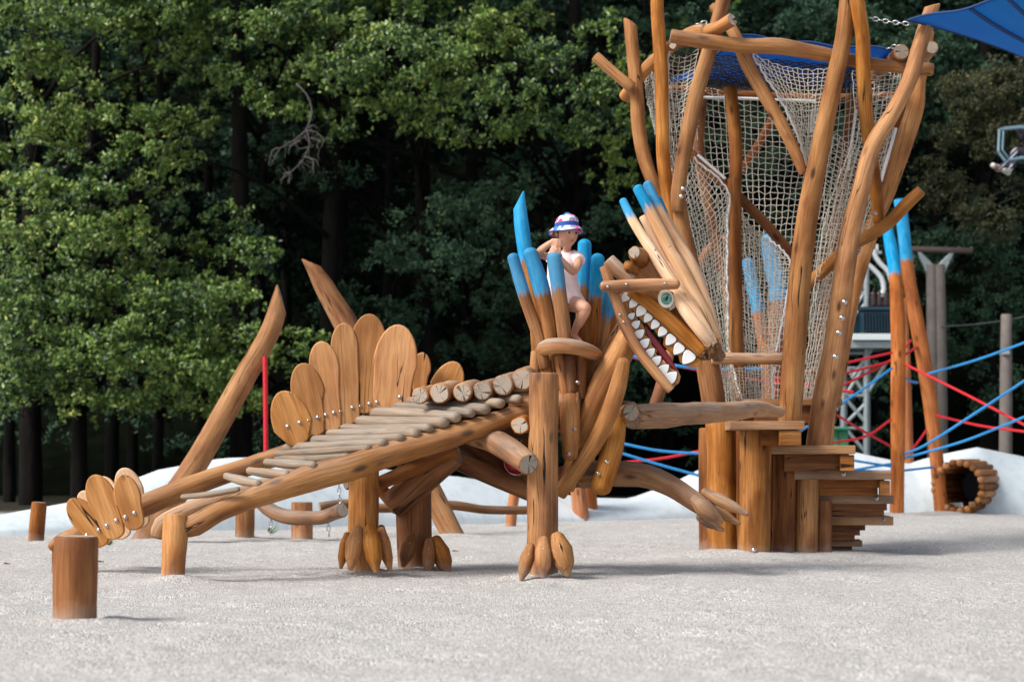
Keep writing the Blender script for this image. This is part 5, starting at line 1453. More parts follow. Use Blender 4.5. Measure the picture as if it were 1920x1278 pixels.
def tree(name, label, cat, tx, tY, r0, height, boughs, mat, leaf=0.088, cover=2.5, seed=1, top=True, lean=0.0, group=None, topmat=None, dead=False, cast_n=9, front=31.6):
    rg = np.random.default_rng(seed)
    base = P(tx, 800, tY); base[2] = 0.0
    root = thing(name, label, cat, tuple(base), group)
    sp = []
    for i in range(7):
        t = i / 6
        sp.append(base + np.array([lean * t * height + 0.25 * math.sin(t * 3 + seed) * t, 0.3 * math.sin(t * 4 + seed * 2) * t, t * height - 0.2 * (i == 0)]))
    r0 = r0 * 0.6
    V, F, W, S, caps = tube_arrays(sp, [r0 * 1.25, r0, r0 * .9, r0 * .75, r0 * .6, r0 * .4, r0 * .15], 12, 0.4, ('cut', 'cut'), 0.12)
    TV, TF = list(V), list(F)
    def trunk_at(z):
        zs = [q[2] for q in sp]
        return np.array([np.interp(z, zs, [q[a] for q in sp]) for a in range(3)])
    LV, LF = [], []
    pts, outs = [], []
    leafpos = []; blc = []
    for b in boughs:
        cx, cy, rx, ry, Y = b[:5]
        cv = b[5] if len(b) > 5 else 1.0
        m_ = MPP(Y); c = P(cx, cy, Y); r = np.array([rx * m_, max(0.35, 0.55 * (rx + ry) * m_ * .7), ry * m_])
        n = int(math.pi * r[0] * r[2] * cover * cv / (0.5 * leaf * leaf * 0.42))
        n = min(n, 9000)
        p = bough_points(c, r, n, rg)
        leafpos.append(p); blc.append(np.full(len(p), rg.uniform(-.22, .20)))
        # limb from trunk to bough and a few branchlets
        z0 = max(1.5, min(height * .9, c[2] - 0.6 - 0.25 * abs(c[0] - base[0])))
        a = trunk_at(z0)
        mid = a * .5 + c * .5 + np.array([0, 0, 0.25])
        v, f, _, _, _ = tube_arrays([a, mid, c - [0, 0, .05]], [0.055, 0.032, 0.012], 6, 0.5, ('cut', 'cut'), 0.05)
        nb = len(LV); LV += list(v); LF += [tuple(x + nb for x in q) for q in f]
        for _ in range(7):
            e = p[rg.integers(len(p))]
            s_ = a * .25 + c * .75 + rg.normal(0, .1, 3)
            v, f = strand_arrays([[s_, (s_ + e) / 2 + [0, 0, .06], e]], 0.008, 4)
            nb = len(LV); LV += list(v); LF += [tuple(x + nb for x in q) for q in f]
    lp = np.vstack(leafpos) if leafpos else np.zeros((0, 3))
    VV = leaf_arrays(lp, leaf, np.array([-0.5, -0.6, 0.15]), rg)
    lc = np.clip(rg.normal(0.42, 0.27, len(lp)) + (np.concatenate(blc) if blc else 0), 0, 1)
    if len(lp): fast_leaves('crown', VV, lc, mat, root)
    if LV:
        nb = len(TV); TV += LV; TF += [tuple(x + nb for x in q) for q in LF]
    mesh_obj('trunk', TV, TF, BARK, root, True)
    if top:
        # unseen upper crown, added above the view to shade the wood below
        ups = []
        nk = cast_n
        for i in range(nk):
            z = rg.uniform(8.3, height)
            w = 2.6 * (1 - 0.45 * (z - 8) / (height - 8))
            c = np.array([base[0] + rg.uniform(-w, w), rg.uniform(front, tY + 4), z + rg.uniform(-.3, .3)])
            ups.append(bough_points(c, np.array([1.5, 1.4, 0.8]), 900, rg))
        up_ = np.vstack(ups)
        fast_leaves('shade_crown', leaf_arrays(up_, 0.17, np.array([0, -0.2, 0]), rg, 0.55, 0.9, 0.5), np.clip(rg.normal(.4, .2, len(up_)), 0, .9), topmat or mat, root)
    return root

A1 = [(70, 22, 170, 42, 30.6), (250, 20, 120, 36, 31.0), (60, 98, 100, 36, 30.8), (90, 215, 130, 45, 31.3), (240, 235, 70, 55, 31.0), (60, 345, 100, 50, 30.7), (190, 330, 90, 45, 30.6), (280, 300, 50, 45, 31)]
A2 = [(90, 430, 130, 50, 30.2), (240, 425, 70, 45, 30.7), (80, 540, 140, 55, 30.0), (70, 630, 140, 60, 29.8), (50, 715, 100, 36, 30.0), (190, 640, 120, 60, 29.8), (180, 735, 80, 28, 30.0), (210, 540, 100, 50, 30.2)]
B1 = [(450, 45, 80, 45, 31.4), (560, 40, 80, 55, 30.9), (610, 120, 55, 50, 30.9), (430, 150, 90, 34, 31.8, .8), (510, 195, 80, 42, 31.8, .8), (350, 285, 60, 30, 31.8, .7), (600, 30, 60, 40, 31)]
B2 = [(330, 580, 110, 60, 30.2), (340, 680, 110, 60, 30.2), (480, 470, 80, 42, 31.3, .8), (420, 415, 60, 36, 31.6, .7), (430, 545, 90, 42, 31.2, .9), (300, 745, 80, 34, 30.4)]
C1 = [(430, 650, 90, 50, 30.6), (500, 640, 70, 55, 30.8), (445, 745, 70, 34, 30.6), (570, 640, 55, 40, 31.4, .8), (400, 725, 60, 36, 30.5), (610, 700, 60, 40, 32.5, .6)]
D1 = [(750, 85, 110, 50, 30.3), (675, 120, 60, 65, 30.6), (835, 135, 60, 50, 30.8), (725, 175, 110, 40, 30.8), (820, 215, 50, 30, 31.2, .8), (770, 215, 60, 30, 31.2, .8), (690, 40, 60, 36, 31.4)]
E1 = [(930, 50, 80, 50, 32.2, .8), (955, 165, 80, 50, 31.6), (1040, 100, 70, 55, 31.9), (1105, 165, 65, 60, 31.9), (1010, 225, 75, 34, 32.0, .8), (1095, 250, 60, 36, 32.2, .8), (1140, 290, 55, 40, 32.5, .7), (880, 90, 50, 36, 31.8), (1130, 60, 60, 50, 32.4, .7)]
F1 = [(850, 395, 110, 45, 33.4, .8), (950, 355, 60, 36, 33.6, .7), (850, 470, 130, 42, 33.2, .85), (730, 475, 60, 36, 33.6, .7), (960, 445, 70, 36, 33.8, .7), (1140, 400, 50, 50, 34, .6), (780, 590, 100, 60, 36, .5), (960, 560, 90, 60, 36, .45), (1170, 700, 60, 60, 35.5, .6), (1150, 640, 50, 30, 35.5, .6), (640, 330, 60, 30, 34.5, .4)]
G1 = [(1500, 30, 80, 45, 34, .7), (1600, 45, 90, 55, 34, .8), (1660, 130, 60, 70, 35.5, .7), (1400, 240, 110, 90, 37, .6), (1560, 260, 90, 80, 37, .6), (1310, 60, 90, 60, 35, .6), (1330, 420, 90, 90, 37.5, .5), (1500, 450, 90, 90, 37.5, .5)]
H1 = [(1830, 170, 80, 60, 34.5), (1890, 240, 60, 80, 34.5), (1800, 250, 60, 50, 34.8, .8), (1770, 340, 90, 50, 35.6, .7), (1870, 380, 80, 60, 35.2, .7), (1900, 130, 60, 50, 34.4)]
I1 = [(1750, 90, 80, 60, 37, .7), (1840, 470, 110, 60, 36.8, .7), (1740, 480, 80, 60, 37, .6), (1870, 580, 90, 70, 37, .7), (1790, 640, 80, 60, 37.5, .6), (1880, 720, 80, 50, 37.5, .6), (1620, 420, 70, 80, 37.5, .5)]
rgf = np.random.default_rng(77)
for yy in range(480, 745, 44):
    for xx in range(10, 470, 78):
        (A2 if xx < 250 else B2).append((xx + rgf.uniform(-25, 25), yy + rgf.uniform(-14, 14), rgf.uniform(45, 70), rgf.uniform(28, 42), rgf.uniform(31.3, 32.6), rgf.uniform(.45, .75)))
for xx, yy in [(40, 280), (150, 150), (300, 220), (330, 100), (130, 280), (320, 350), (30, 160), (180, 400), (320, 440), (380, 220), (20, 420), (130, 385)]:
    A1.append((xx, yy, 60, 36, 32.3, .55))
for xx, yy in [(640, 240), (560, 130), (900, 230), (860, 60), (760, 30), (640, 60), (1000, 30), (960, 240), (1180, 130), (1190, 220), (1160, 330), (850, 250)]:
    E1.append((xx, yy, 60, 38, 33.0, .6))
TG = 'trees at the edge of the wood'
t1 = tree('broadleaf_tree', 'leafy tree filling the upper left corner with pale green sprays', 'tree', 60, 34.0, 0.28, 16, A1, LEAF_A, seed=11, group=TG)
t2 = tree('broadleaf_tree', 'low leafy tree at the left edge whose bright boughs hang over the mound', 'tree', 150, 33.2, 0.2, 12, A2, LEAF_A, seed=12, group=TG)
t3 = tree('broadleaf_tree', 'tree with yellow-green top sprays and a dead bare branch hanging from it', 'tree', 610, 34.5, 0.26, 16, B1, LEAF_A, seed=13, group=TG)
t4 = tree('broadleaf_tree', 'tree with a thin grey trunk between the left edge and the pointed pole', 'tree', 295, 34.0, 0.14, 13, B2, LEAF_A, seed=14, group=TG, cast_n=6)
t5 = tree('broadleaf_tree', 'tree with a thick trunk and drooping boughs behind the pointed leaning pole', 'tree', 452, 34.5, 0.3, 14, C1, LEAF_A, seed=15, group=TG, cast_n=6)
t6 = tree('broadleaf_tree', 'tree with the brightest rounded yellow-green bough at top centre', 'tree', 800, 36.0, 0.26, 16, D1, LEAF_A, seed=16, group=TG)
t7 = tree('broadleaf_tree', 'mid-green tree at the top just left of the climbing tower', 'tree', 1080, 37.0, 0.26, 16, E1, LEAF_A, seed=17, group=TG)
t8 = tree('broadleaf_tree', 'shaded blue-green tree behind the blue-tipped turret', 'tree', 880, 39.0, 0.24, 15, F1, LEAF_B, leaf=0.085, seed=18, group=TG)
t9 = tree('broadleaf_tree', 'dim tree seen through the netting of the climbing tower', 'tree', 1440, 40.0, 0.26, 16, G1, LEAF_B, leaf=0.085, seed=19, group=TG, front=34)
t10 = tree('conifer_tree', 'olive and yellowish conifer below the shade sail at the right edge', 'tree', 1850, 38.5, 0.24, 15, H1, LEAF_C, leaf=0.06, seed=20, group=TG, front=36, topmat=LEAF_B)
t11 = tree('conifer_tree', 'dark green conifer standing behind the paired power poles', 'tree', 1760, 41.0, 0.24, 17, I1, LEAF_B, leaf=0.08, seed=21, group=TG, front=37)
# dead hanging branch
LV, LF = [], []
def dtw(pts, r):
    wp = [P(x, y, 30.9) for x, y in pts]
    v, f, _, _, _ = tube_arrays(wp, [r * 1.6] + [r] * (len(wp) - 2) + [r * .5], 6, 0.1, ('cut', 'cut'), 0.1)
    nb = len(LV); LV.extend(list(v)); LF.extend([tuple(x + nb for x in q) for q in f])
ct = crop(0, 0, 640 / 1704)
dtw([ct(1480, 420), ct(1530, 470), ct(1556, 540), ct(1550, 600), ct(1522, 655)], .014)
for pts in ([(1522, 655), (1470, 700), (1400, 740), (1350, 830)], [(1530, 650), (1545, 720), (1510, 800), (1440, 870), (1395, 900)], [(1525, 650), (1580, 660), (1615, 700), (1600, 740)], [(1520, 780), (1560, 800), (1565, 860)],
            [(1400, 740), (1360, 750), (1340, 830)], [(1550, 690), (1590, 700), (1580, 740)], [(1450, 860), (1420, 870), (1400, 920)], [(1545, 790), (1580, 800), (1590, 830)], [(1500, 700), (1450, 730), (1440, 770)], [(1540, 640), (1560, 625), (1590, 640)]):
    dtw([ct(*p) for p in pts], .008)
rgt = random.Random(4)
for _ in range(46):
    bx_, by_ = rgt.choice([(1470, 700), (1420, 735), (1370, 790), (1510, 800), (1540, 740), (1450, 860), (1590, 670), (1610, 700), (1565, 820), (1525, 690), (1555, 650), (1590, 740)])
    x_, y_ = bx_, by_; pts = [(x_, y_)]; a_ = rgt.uniform(0, 6.28)
    for q in range(4):
        x_ += math.cos(a_) * rgt.uniform(6, 20); y_ += math.sin(a_) * rgt.uniform(6, 16) + 3; a_ += rgt.uniform(-.7, .7); pts.append((x_, y_))
    dtw([ct(*p) for p in pts], .0035)
mesh_obj('dead_branch', LV, LF, DEADB, t3, True)

# shaded trees just behind the sunlit ones close the wall of leaves
MID = [(20, 36.5, 'blue-green shaded tree filling behind the upper left boughs'), (250, 37, 'blue-green shaded tree behind the thin grey trunk'), (480, 37, 'blue-green shaded tree behind the pointed leaning pole'),
       (720, 38, 'blue-green shaded tree behind the tall back fins'), (1010, 38.5, 'blue-green shaded tree behind the child'), (1230, 39, 'blue-green shaded tree behind the dragon mane'), (1640, 39.5, 'blue-green shaded tree behind the lattice mast')]
rgm = np.random.default_rng(5)
for i, (tx, Y, lab) in enumerate(MID):
    bs = [(tx + rgm.uniform(-150, 150), 40 + q * 66 + rgm.uniform(-25, 25), rgm.uniform(50, 110), rgm.uniform(24, 48), Y + rgm.uniform(-3.8, 0.2), rgm.uniform(.5, .9)) for q in range(12)] + [(tx + rgm.uniform(-150, 150), rgm.uniform(640, 850), rgm.uniform(70, 120), rgm.uniform(25, 45), Y + rgm.uniform(-1, 1), .5) for q in range(5)]
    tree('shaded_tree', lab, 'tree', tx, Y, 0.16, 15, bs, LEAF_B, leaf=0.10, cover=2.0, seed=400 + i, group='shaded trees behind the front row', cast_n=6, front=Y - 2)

# trees deeper in the wood
deep = [(-200, 40), (210, 41), (380, 43), (640, 42), (980, 43), (1250, 42), (1640, 44), (2100, 42), (-500, 38), (2500, 40), (1160, 45), (540, 46)]
DL = ['deep-shade tree beyond the left edge of the boughs', 'dark trunk in the gloom left of the pointed pole', 'dark tree behind the tail ramp in the gloom', 'dark tree behind the tall back fins', 'dark tree behind the child and turret',
      'dark tree behind the dragon head', 'dark tree right of the tower behind the mast', 'dark tree outside the right edge', 'dark tree far outside the left edge', 'dark tree far outside the right edge', 'dark far trunk behind the raised arm', 'dark far trunk behind the left back fins']
rgd = np.random.default_rng(99)
for i, (tx, Y) in enumerate(deep):
    bs = []
    for q in range(13):
        bs.append((tx + rgd.uniform(-230, 230), rgd.uniform(0, 800), rgd.uniform(70, 150), rgd.uniform(45, 90), Y + rgd.uniform(-2, 2), .7))
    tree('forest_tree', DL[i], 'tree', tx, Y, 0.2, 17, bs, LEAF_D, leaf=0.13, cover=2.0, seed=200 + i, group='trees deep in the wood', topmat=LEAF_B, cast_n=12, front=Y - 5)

# hillside and the far wood as one mass
V, F = [], []
xs = np.linspace(-90, 90, 61); ys = np.concatenate([np.linspace(42.5, 110, 28)])
for x in xs:
    for y in ys: V.append((x, y, max(-.3, (y - 44) * 0.62) + 0.8 * mnoise.noise(Vector((x * .1, y * .1, 0))) * min(1, (y - 42) / 5)))
n = len(ys)
for i in range(len(xs) - 1):
    for j in range(n - 1): F.append((i * n + j, (i + 1) * n + j, (i + 1) * n + j + 1, i * n + j + 1))
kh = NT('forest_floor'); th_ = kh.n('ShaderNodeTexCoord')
kh.base(kh.ramp(kh.noise(th_.outputs['Object'], 2, 4), [(0.3, (0.002, 0.003, 0.002)), (0.7, (0.006, 0.008, 0.005))])); kh.rough(1.0); kh.b.inputs['Specular IOR Level'].default_value = 0.0  # near-black floor colour with the deep shade of the wood put in
o = mesh_obj('hills', V, F, kh.m); tag(o, 'dark wooded slope rising behind the trees', 'hill', kind='structure')
pp = []
for q in range(420):
    y = rgd.uniform(47, 70); x = rgd.uniform(-.75 * y, .75 * y); z = (y - 44) * .62 + rgd.uniform(0.5, 7)
    pp.append(bough_points(np.array([x, y, z]), np.array([2.2, 1.6, 1.3]), 160, rgd))
pp = np.vstack(pp)
o = fast_leaves('distant_wood', leaf_arrays(pp, 0.42, np.array([0, -0.5, 0]), rgd, 0.6), np.clip(rgd.normal(.4, .25, len(pp)), 0, 1), LEAF_D, None)
tag(o, 'distant mass of dark leaves on the slope', 'wood', kind='stuff')
# ================================================================ CHILD IN THE TURRET
def g3(x, y, Y): return P(*cg(x, y), Y)
PB = tuple(g3(340, 1180, 13.18))
KID = thing('person', 'small child in patterned sun hat and pale pink dress leaning on the blue stakes', 'person', PB)
KV, KF = [], []
def kadd(pts, rad, ends=('round', 'round'), squash=1.0, seg=16, step=0.015):
    V, F, W, S, caps = tube_arrays(pts, rad, seg, step, ends, 0.0, squash)
    n = sum(len(v) for v in KV); KV.append(V); KF.extend([tuple(i + n for i in f) for f in F])
a3 = np.array
# torso, neck, hips
kadd([g3(338, 860, 13.24), g3(338, 760, 13.24), g3(342, 640, 13.23), g3(352, 530, 13.22), g3(368, 460, 13.2)], [.070, .066, .064, .072, .050], squash=.8)
kadd([g3(290, 470, 13.2), g3(360, 445, 13.21), g3(440, 462, 13.22)], [.030, .034, .030])
kadd([g3(368, 460, 13.2), g3(378, 400, 13.18), g3(380, 330, 13.17)], [.034, .028, .030])
# legs
kadd([g3(375, 850, 13.22), g3(450, 870, 13.1), g3(505, 888, 13.0), g3(540, 900, 12.975)], [.058, .054, .047, .038])
kadd([g3(540, 895, 12.975), g3(530, 935, 12.99), g3(490, 1010, 13.03), g3(455, 1075, 13.07), g3(440, 1120, 13.09)], [.037, .038, .035, .026, .020])
kadd([g3(432, 1125, 13.12), g3(450, 1145, 13.07), g3(480, 1172, 13.01), g3(497, 1186, 12.99)], [.019, .020, .019, .013], squash=.8)
for i in range(5):
    q = g3(490 + i * 5 - 8, 1180 + (i % 2) * 2, 12.985 + .012 * i); kadd([q, q + a3([.012, -.008, -.010])], [.0065 if i else .008, .005])
kadd([g3(310, 860, 13.26), g3(300, 1000, 13.22), g3(305, 1120, 13.22), g3(310, 1180, 13.22)], [.055, .042, .032, .022])
kadd([g3(310, 1185, 13.24), g3(330, 1192, 13.15)], [.022, .018])
# far arm (viewer left): shoulder, elbow out left, forearm back in over the stake tops
E1_ = g3(122, 437, 13.03); W1_ = g3(250, 335, 12.94)
kadd([g3(285, 475, 13.18), g3(215, 462, 13.11), g3(150, 446, 13.04), E1_], [.029, .026, .024, .023])
kadd([E1_, g3(165, 400, 12.99), g3(210, 363, 12.96), W1_], [.023, .025, .021, .0165])
# near arm (viewer right): shoulder, elbow low, forearm up to the hands
E2_ = g3(432, 590, 13.04); W2_ = g3(305, 455, 12.93)
kadd([g3(455, 465, 13.18), g3(475, 505, 13.12), g3(462, 560, 13.05), E2_], [.029, .028, .026, .025])
kadd([E2_, g3(395, 560, 12.99), g3(345, 505, 12.95), W2_], [.026, .026, .021, .0165])
def hand(w_, d, s, nrm, curl=0.9, L=.085):
    """w_: wrist, d: towards the knuckles, s: towards the little finger, nrm: out of the back of the hand"""
    d = d / np.linalg.norm(d); s = s - d * np.dot(s, d); s /= np.linalg.norm(s); nrm = np.cross(d, s) * (1 if np.dot(np.cross(d, s), nrm) > 0 else -1)
    pl = L * .5
    for k, off in enumerate((-.019, -.0065, .0065, .019)):
        kn = w_ + d * pl * (1.0 - .06 * abs(k - 1)) + s * off + nrm * .002
        kadd([w_ + s * off * .5, kn], [.0125, .0105])
        fl = L * (.46, .52, .48, .38)[k]; a = 0.35; p = kn; chain_ = [p]
        for seg_, fr in enumerate((.45, .32, .23)):
            dd = d * math.cos(a) - nrm * math.sin(a) + s * off * 2.0
            p = p + dd * fl * fr; chain_.append(p); a += curl * (1.0 - .08 * k)
        kadd(chain_, [.0085, .0082, .0072, .0058], seg=10, step=.006)
    t0 = w_ + d * pl * .25 - s * .020
    kadd([t0, t0 + d * .018 - s * .016 - nrm * .004, t0 + d * .036 - s * .018 - nrm * .012], [.0115, .0095, .007], seg=10, step=.006)
hand(W1_, g3(330, 352, 12.92) - W1_, a3([.05, .0, -.6]) * -1, a3([0, -.5, .9]), 0.75)
hand(W2_, g3(255, 392, 12.92) - W2_, a3([-.5, 0, -.6]), a3([.2, -1, .4]), 0.7)
# head
hc = g3(376, 268, 13.14)
yaw_ = R(30); pit = R(-6)
fw = a3([math.sin(yaw_) * math.cos(pit), -math.cos(yaw_) * math.cos(pit), math.sin(pit)])
rt_ = np.cross(fw, [0, 0, 1.]); rt_ /= np.linalg.norm(rt_)          # viewer-left side of the face is -rt_
upv = np.cross(rt_, fw)
rt_ = -rt_ if rt_[0] < 0 else rt_
def head_pt(x, y, z): return hc + rt_ * x + fw * y + upv * z
def head_surface():
    V, F = [], []
    nu, nv = 96, 72
    for i in range(nv + 1):
        ph = math.pi * i / nv
        for j in range(nu):
            th = 2 * math.pi * j / nu
            X, Yh, Z = math.sin(ph) * math.sin(th), math.sin(ph) * math.cos(th), math.cos(ph)
            x, y, z = X * .072, Yh * .084, Z * .095
            if Z < 0:
                k = 1 - 0.30 * (-Z) ** 1.3; x *= k
                y = y * (1 - 0.10 * (-Z)) + .004 * (-Z)
            if Yh < 0: y *= 1.08
            if Yh > 0.15:
                g = lambda cx, cz, sx, sz: math.exp(-((x - cx) / sx) ** 2 - ((z - cz) / sz) ** 2)
                d = 0.014 * g(0, -.016, .0095, .0095) + .006 * g(0, .004, .007, .016) + .004 * (g(.008, -.019, .006, .006) + g(-.008, -.019, .006, .006))
                d += -.0075 * (g(.027, .010, .013, .010) + g(-.027, .010, .013, .010)) + .0035 * (g(.026, .027, .018, .006) + g(-.026, .027, .018, .006))
                d += .005 * (g(.034, -.022, .016, .016) + g(-.034, -.022, .016, .016))
                d += .0050 * g(0, -.0385, .014, .0038) + .0058 * g(0, -.0475, .012, .0042) - .0045 * g(0, -.0430, .017, .0018) - .003 * g(0, -.056, .014, .004)
                d += .006 * g(0, -.068, .015, .011)
                y += d
            V.append(head_pt(x, y, z))
    for i in range(nv):
        for j in range(nu): F.append((i * nu + j, i * nu + (j + 1) % nu, (i + 1) * nu + (j + 1) % nu, (i + 1) * nu + j))
    return V, F
hv, hf = head_surface()
n0 = sum(len(v) for v in KV); KV.append(np.array(hv)); KF.extend([tuple(i + n0 for i in f) for f in hf])
for sgn in (-1, 1):
    kadd([head_pt(sgn * .067, -.010, -.016), head_pt(sgn * .073, -.014, .002), head_pt(sgn * .072, -.016, .016)], [.007, .010, .008], seg=10, step=.006)
kme = bpy.data.meshes.new('tmp_body'); kme.from_pydata([tuple(p - origin(KID)) for p in np.vstack(KV)], [], KF)
bm = bmesh.new(); bm.from_mesh(kme); bmesh.ops.recalc_face_normals(bm, faces=bm.faces[:]); bm.to_mesh(kme); bm.free()
tmp = bpy.data.objects.new('tmp_body', kme); COL.objects.link(tmp)
md = tmp.modifiers.new('r', 'REMESH'); md.mode = 'VOXEL'; md.voxel_size = 0.0032; md.use_smooth_shade = True
sm_ = tmp.modifiers.new('s', 'SMOOTH'); sm_.iterations = 3; sm_.factor = 0.5
dg = bpy.context.evaluated_depsgraph_get()
bme = bpy.data.meshes.new_from_object(tmp.evaluated_get(dg)); bpy.data.objects.remove(tmp)
bme.name = 'body'
body = bpy.data.objects.new('body', bme); COL.objects.link(body); body.parent = KID
co = np.zeros(len(bme.vertices) * 3, dtype=np.float32); bme.vertices.foreach_get('co', co); co = co.reshape(-1, 3) + origin(KID)
rel = co - hc; hx = rel @ rt_; hy = rel @ fw; hz = rel @ upv
lip = np.where(hy > .05, np.exp(-((hx / .014) ** 2 + ((hz + .0430) / .0062) ** 2) ** 2), 0)
brow = np.where(hy > .03, np.exp(-((np.abs(hx) - .027) / .014) ** 4 - ((hz - .0245 + .15 * np.abs(np.abs(hx) - .024)) / .0030) ** 2), 0)
blush = np.where(hy > .02, np.exp(-((np.abs(hx) - .036) / .014) ** 2 - ((hz + .020) / .013) ** 2), 0)
lash = np.where(hy > .03, np.exp(-((np.abs(hx) - .027) / .0115) ** 4 - ((hz - .0150 + 14 * (np.abs(hx) - .027) ** 2) / .0018) ** 2), 0)
for nm, v_ in (('lip', lip), ('brow', brow), ('blush', blush), ('lash', lash)):
    a = bme.attributes.new(nm, 'FLOAT', 'POINT'); a.data.foreach_set('value', v_.astype(np.float32))
bme.polygons.foreach_set('use_smooth', [True] * len(bme.polygons))
sk = NT('skin')
c_ = sk.mix(sk.attr('blush'), (0.57, 0.305, 0.200), (0.60, 0.21, 0.145))
tcs = sk.n('ShaderNodeTexCoord'); nz = sk.noise(tcs.outputs['Object'], 12, 3)
c_ = sk.mix(sk.mapr(nz, .4, .7, 0, .3), c_, (0.50, 0.22, 0.15))
c_ = sk.mix(sk.attr('lip'), c_, (0.38, 0.075, 0.075)); c_ = sk.mix(sk.math('MULTIPLY', sk.attr('brow'), .6), c_, (0.22, 0.11, 0.06)); c_ = sk.mix(sk.math('MULTIPLY', sk.attr('lash'), .85), c_, (0.06, 0.03, 0.02))
sk.base(c_); sk.rough(0.5); sk.b.inputs['Subsurface Weight'].default_value = 0.12; sk.b.inputs['Subsurface Radius'].default_value = (0.02, 0.008, 0.005); sk.b.inputs['Subsurface Scale'].default_value = 0.3
bme.materials.clear(); bme.materials.append(sk.m)
# eyes
def ball(name, c, r, mat, parent, sq=(1, 1, 1)):
    bm = bmesh.new(); bmesh.ops.create_icosphere(bm, subdivisions=3, radius=1)
    V = [c + (rt_ * v.co.x * sq[0] + fw * v.co.y * sq[1] + upv * v.co.z * sq[2]) * r for v in bm.verts]; F = [tuple(v.index for v in f.verts) for f in bm.faces]; bm.free()
    return mesh_obj(name, V, F, mat, parent)
EYW = simple('eyeball', (0.62, 0.58, 0.55), 0.2); EYD = simple('brown_iris', (0.035, 0.018, 0.010), 0.15)
for sgn in (-1, 1):
    ey = ball('eye', head_pt(sgn * .027, .0630, .0090), .0135, EYW, KID, (1.0, .9, .62))
    ball('iris', head_pt(sgn * .027 + .0025, .0725, .0092), .0085, EYD, ey, (1, .55, 1))
# hair peeping out under the hat
HAIR = simple('light_brown_hair', (0.20, 0.10, 0.045), 0.6, var=.3, scale=60)
paths = []
for sgn in (-1, 1):
    for q in range(36):
        a = random.uniform(-.055, .022); z0 = .030
        paths.append([head_pt(sgn * (.062 + random.uniform(0, .006)), a, z0), head_pt(sgn * (.071 + random.uniform(-.002, .003)), a - .004, .006), head_pt(sgn * (.066 + random.uniform(-.003, .003)), a - .012, -.022 + random.uniform(-.012, .012))])
for q in range(60):
    a = random.uniform(-1, 1); paths.append([head_pt(a * .062, -.070 + abs(a) * .02, .03), head_pt(a * .062, -.086 + abs(a) * .03, -.01), head_pt(a * .05, -.070 + abs(a) * .02, -.05 + random.uniform(-.01, .01))])
V, F = strand_arrays(paths, .0028, 5); mesh_obj('hair', V, F, HAIR, KID)
# sun hat
V, F, HCo = [], [], []
prof = [(.001, .126), (.012, .125), (.022, .117), (.030, .110), (.050, .103), (.066, .088), (.074, .068), (.0775, .048), (.0795, .032), (.081, .026), (.093, .016), (.106, .004), (.117, -.008), (.119, -.010), (.1165, -.0115), (.104, .000), (.092, .011), (.079, .020), (.076, .022)]
n = 40
for (r_, z_) in prof:
    for j in range(n):
        a = 2 * math.pi * j / n; wv = 1 + .035 * math.sin(a * 3 + 1) * (r_ > .09) + .012 * math.sin(a * 7)
        zz = z_ + (.005 * math.sin(a * 3 + .5) if r_ > .09 else 0)
        V.append(head_pt(math.sin(a) * r_ * wv * 1.02, math.cos(a) * (r_ if r_ < .085 or math.cos(a) < 0 else .085 + (r_ - .085) * (1 - .25 * math.cos(a))) * wv * 1.06 - .006, zz + .016 + .20 * math.cos(a) * r_ * 1.03)); HCo.append((math.sin(a) * r_, math.cos(a) * r_, z_))
for i in range(len(prof) - 1):
    for j in range(n): F.append((i * n + j, (i + 1) * n + j, (i + 1) * n + (j + 1) % n, i * n + (j + 1) % n))
kt = NT('hat_print'); hcv = kt.attr('hc', True); shp = kt.n('ShaderNodeSeparateXYZ'); kt.l(hcv, shp.inputs[0])
c = kt.mix(0, (0.72, 0.78, 0.82), (0, 0, 0))
fl_ = kt.voro(hcv, 24); fc = kt.n('ShaderNodeSeparateColor'); kt.l(fl_.outputs['Color'], fc.inputs[0])
petal = kt.mapr(kt.math('ADD', fl_.outputs['Distance'], kt.math('MULTIPLY', kt.noise(hcv, 150, 2), .35)), .68, .76, 1, 0)
pc_ = kt.ramp(fc.outputs[0], [(0.0, (0.75, 0.05, 0.16)), (0.45, (0.80, 0.12, 0.28)), (0.5, (0.02, 0.05, 0.25)), (0.75, (0.02, 0.22, 0.50)), (1, (0.75, 0.30, 0.40))])
c = kt.mix(kt.math('MULTIPLY', petal, kt.math('GREATER_THAN', fc.outputs[1], .12)), c, pc_)
band = kt.math('MULTIPLY', kt.math('GREATER_THAN', shp.outputs[2], .026), kt.math('LESS_THAN', shp.outputs[2], .056))
c = kt.mix(band, c, (0.012, 0.075, 0.30)); c = kt.mix(kt.math('GREATER_THAN', shp.outputs[2], .108), c, (0.02, 0.16, 0.38))
hm_ = kt.math('LESS_THAN', shp.outputs[2], -.004); c = kt.mix(hm_, c, (0.03, 0.06, 0.28))
kt.base(c); kt.rough(.85)
hat = mesh_obj('sun_hat', V, F, kt.m, KID, True, {'hc': ('POINT', 'FLOAT_VECTOR', HCo)})
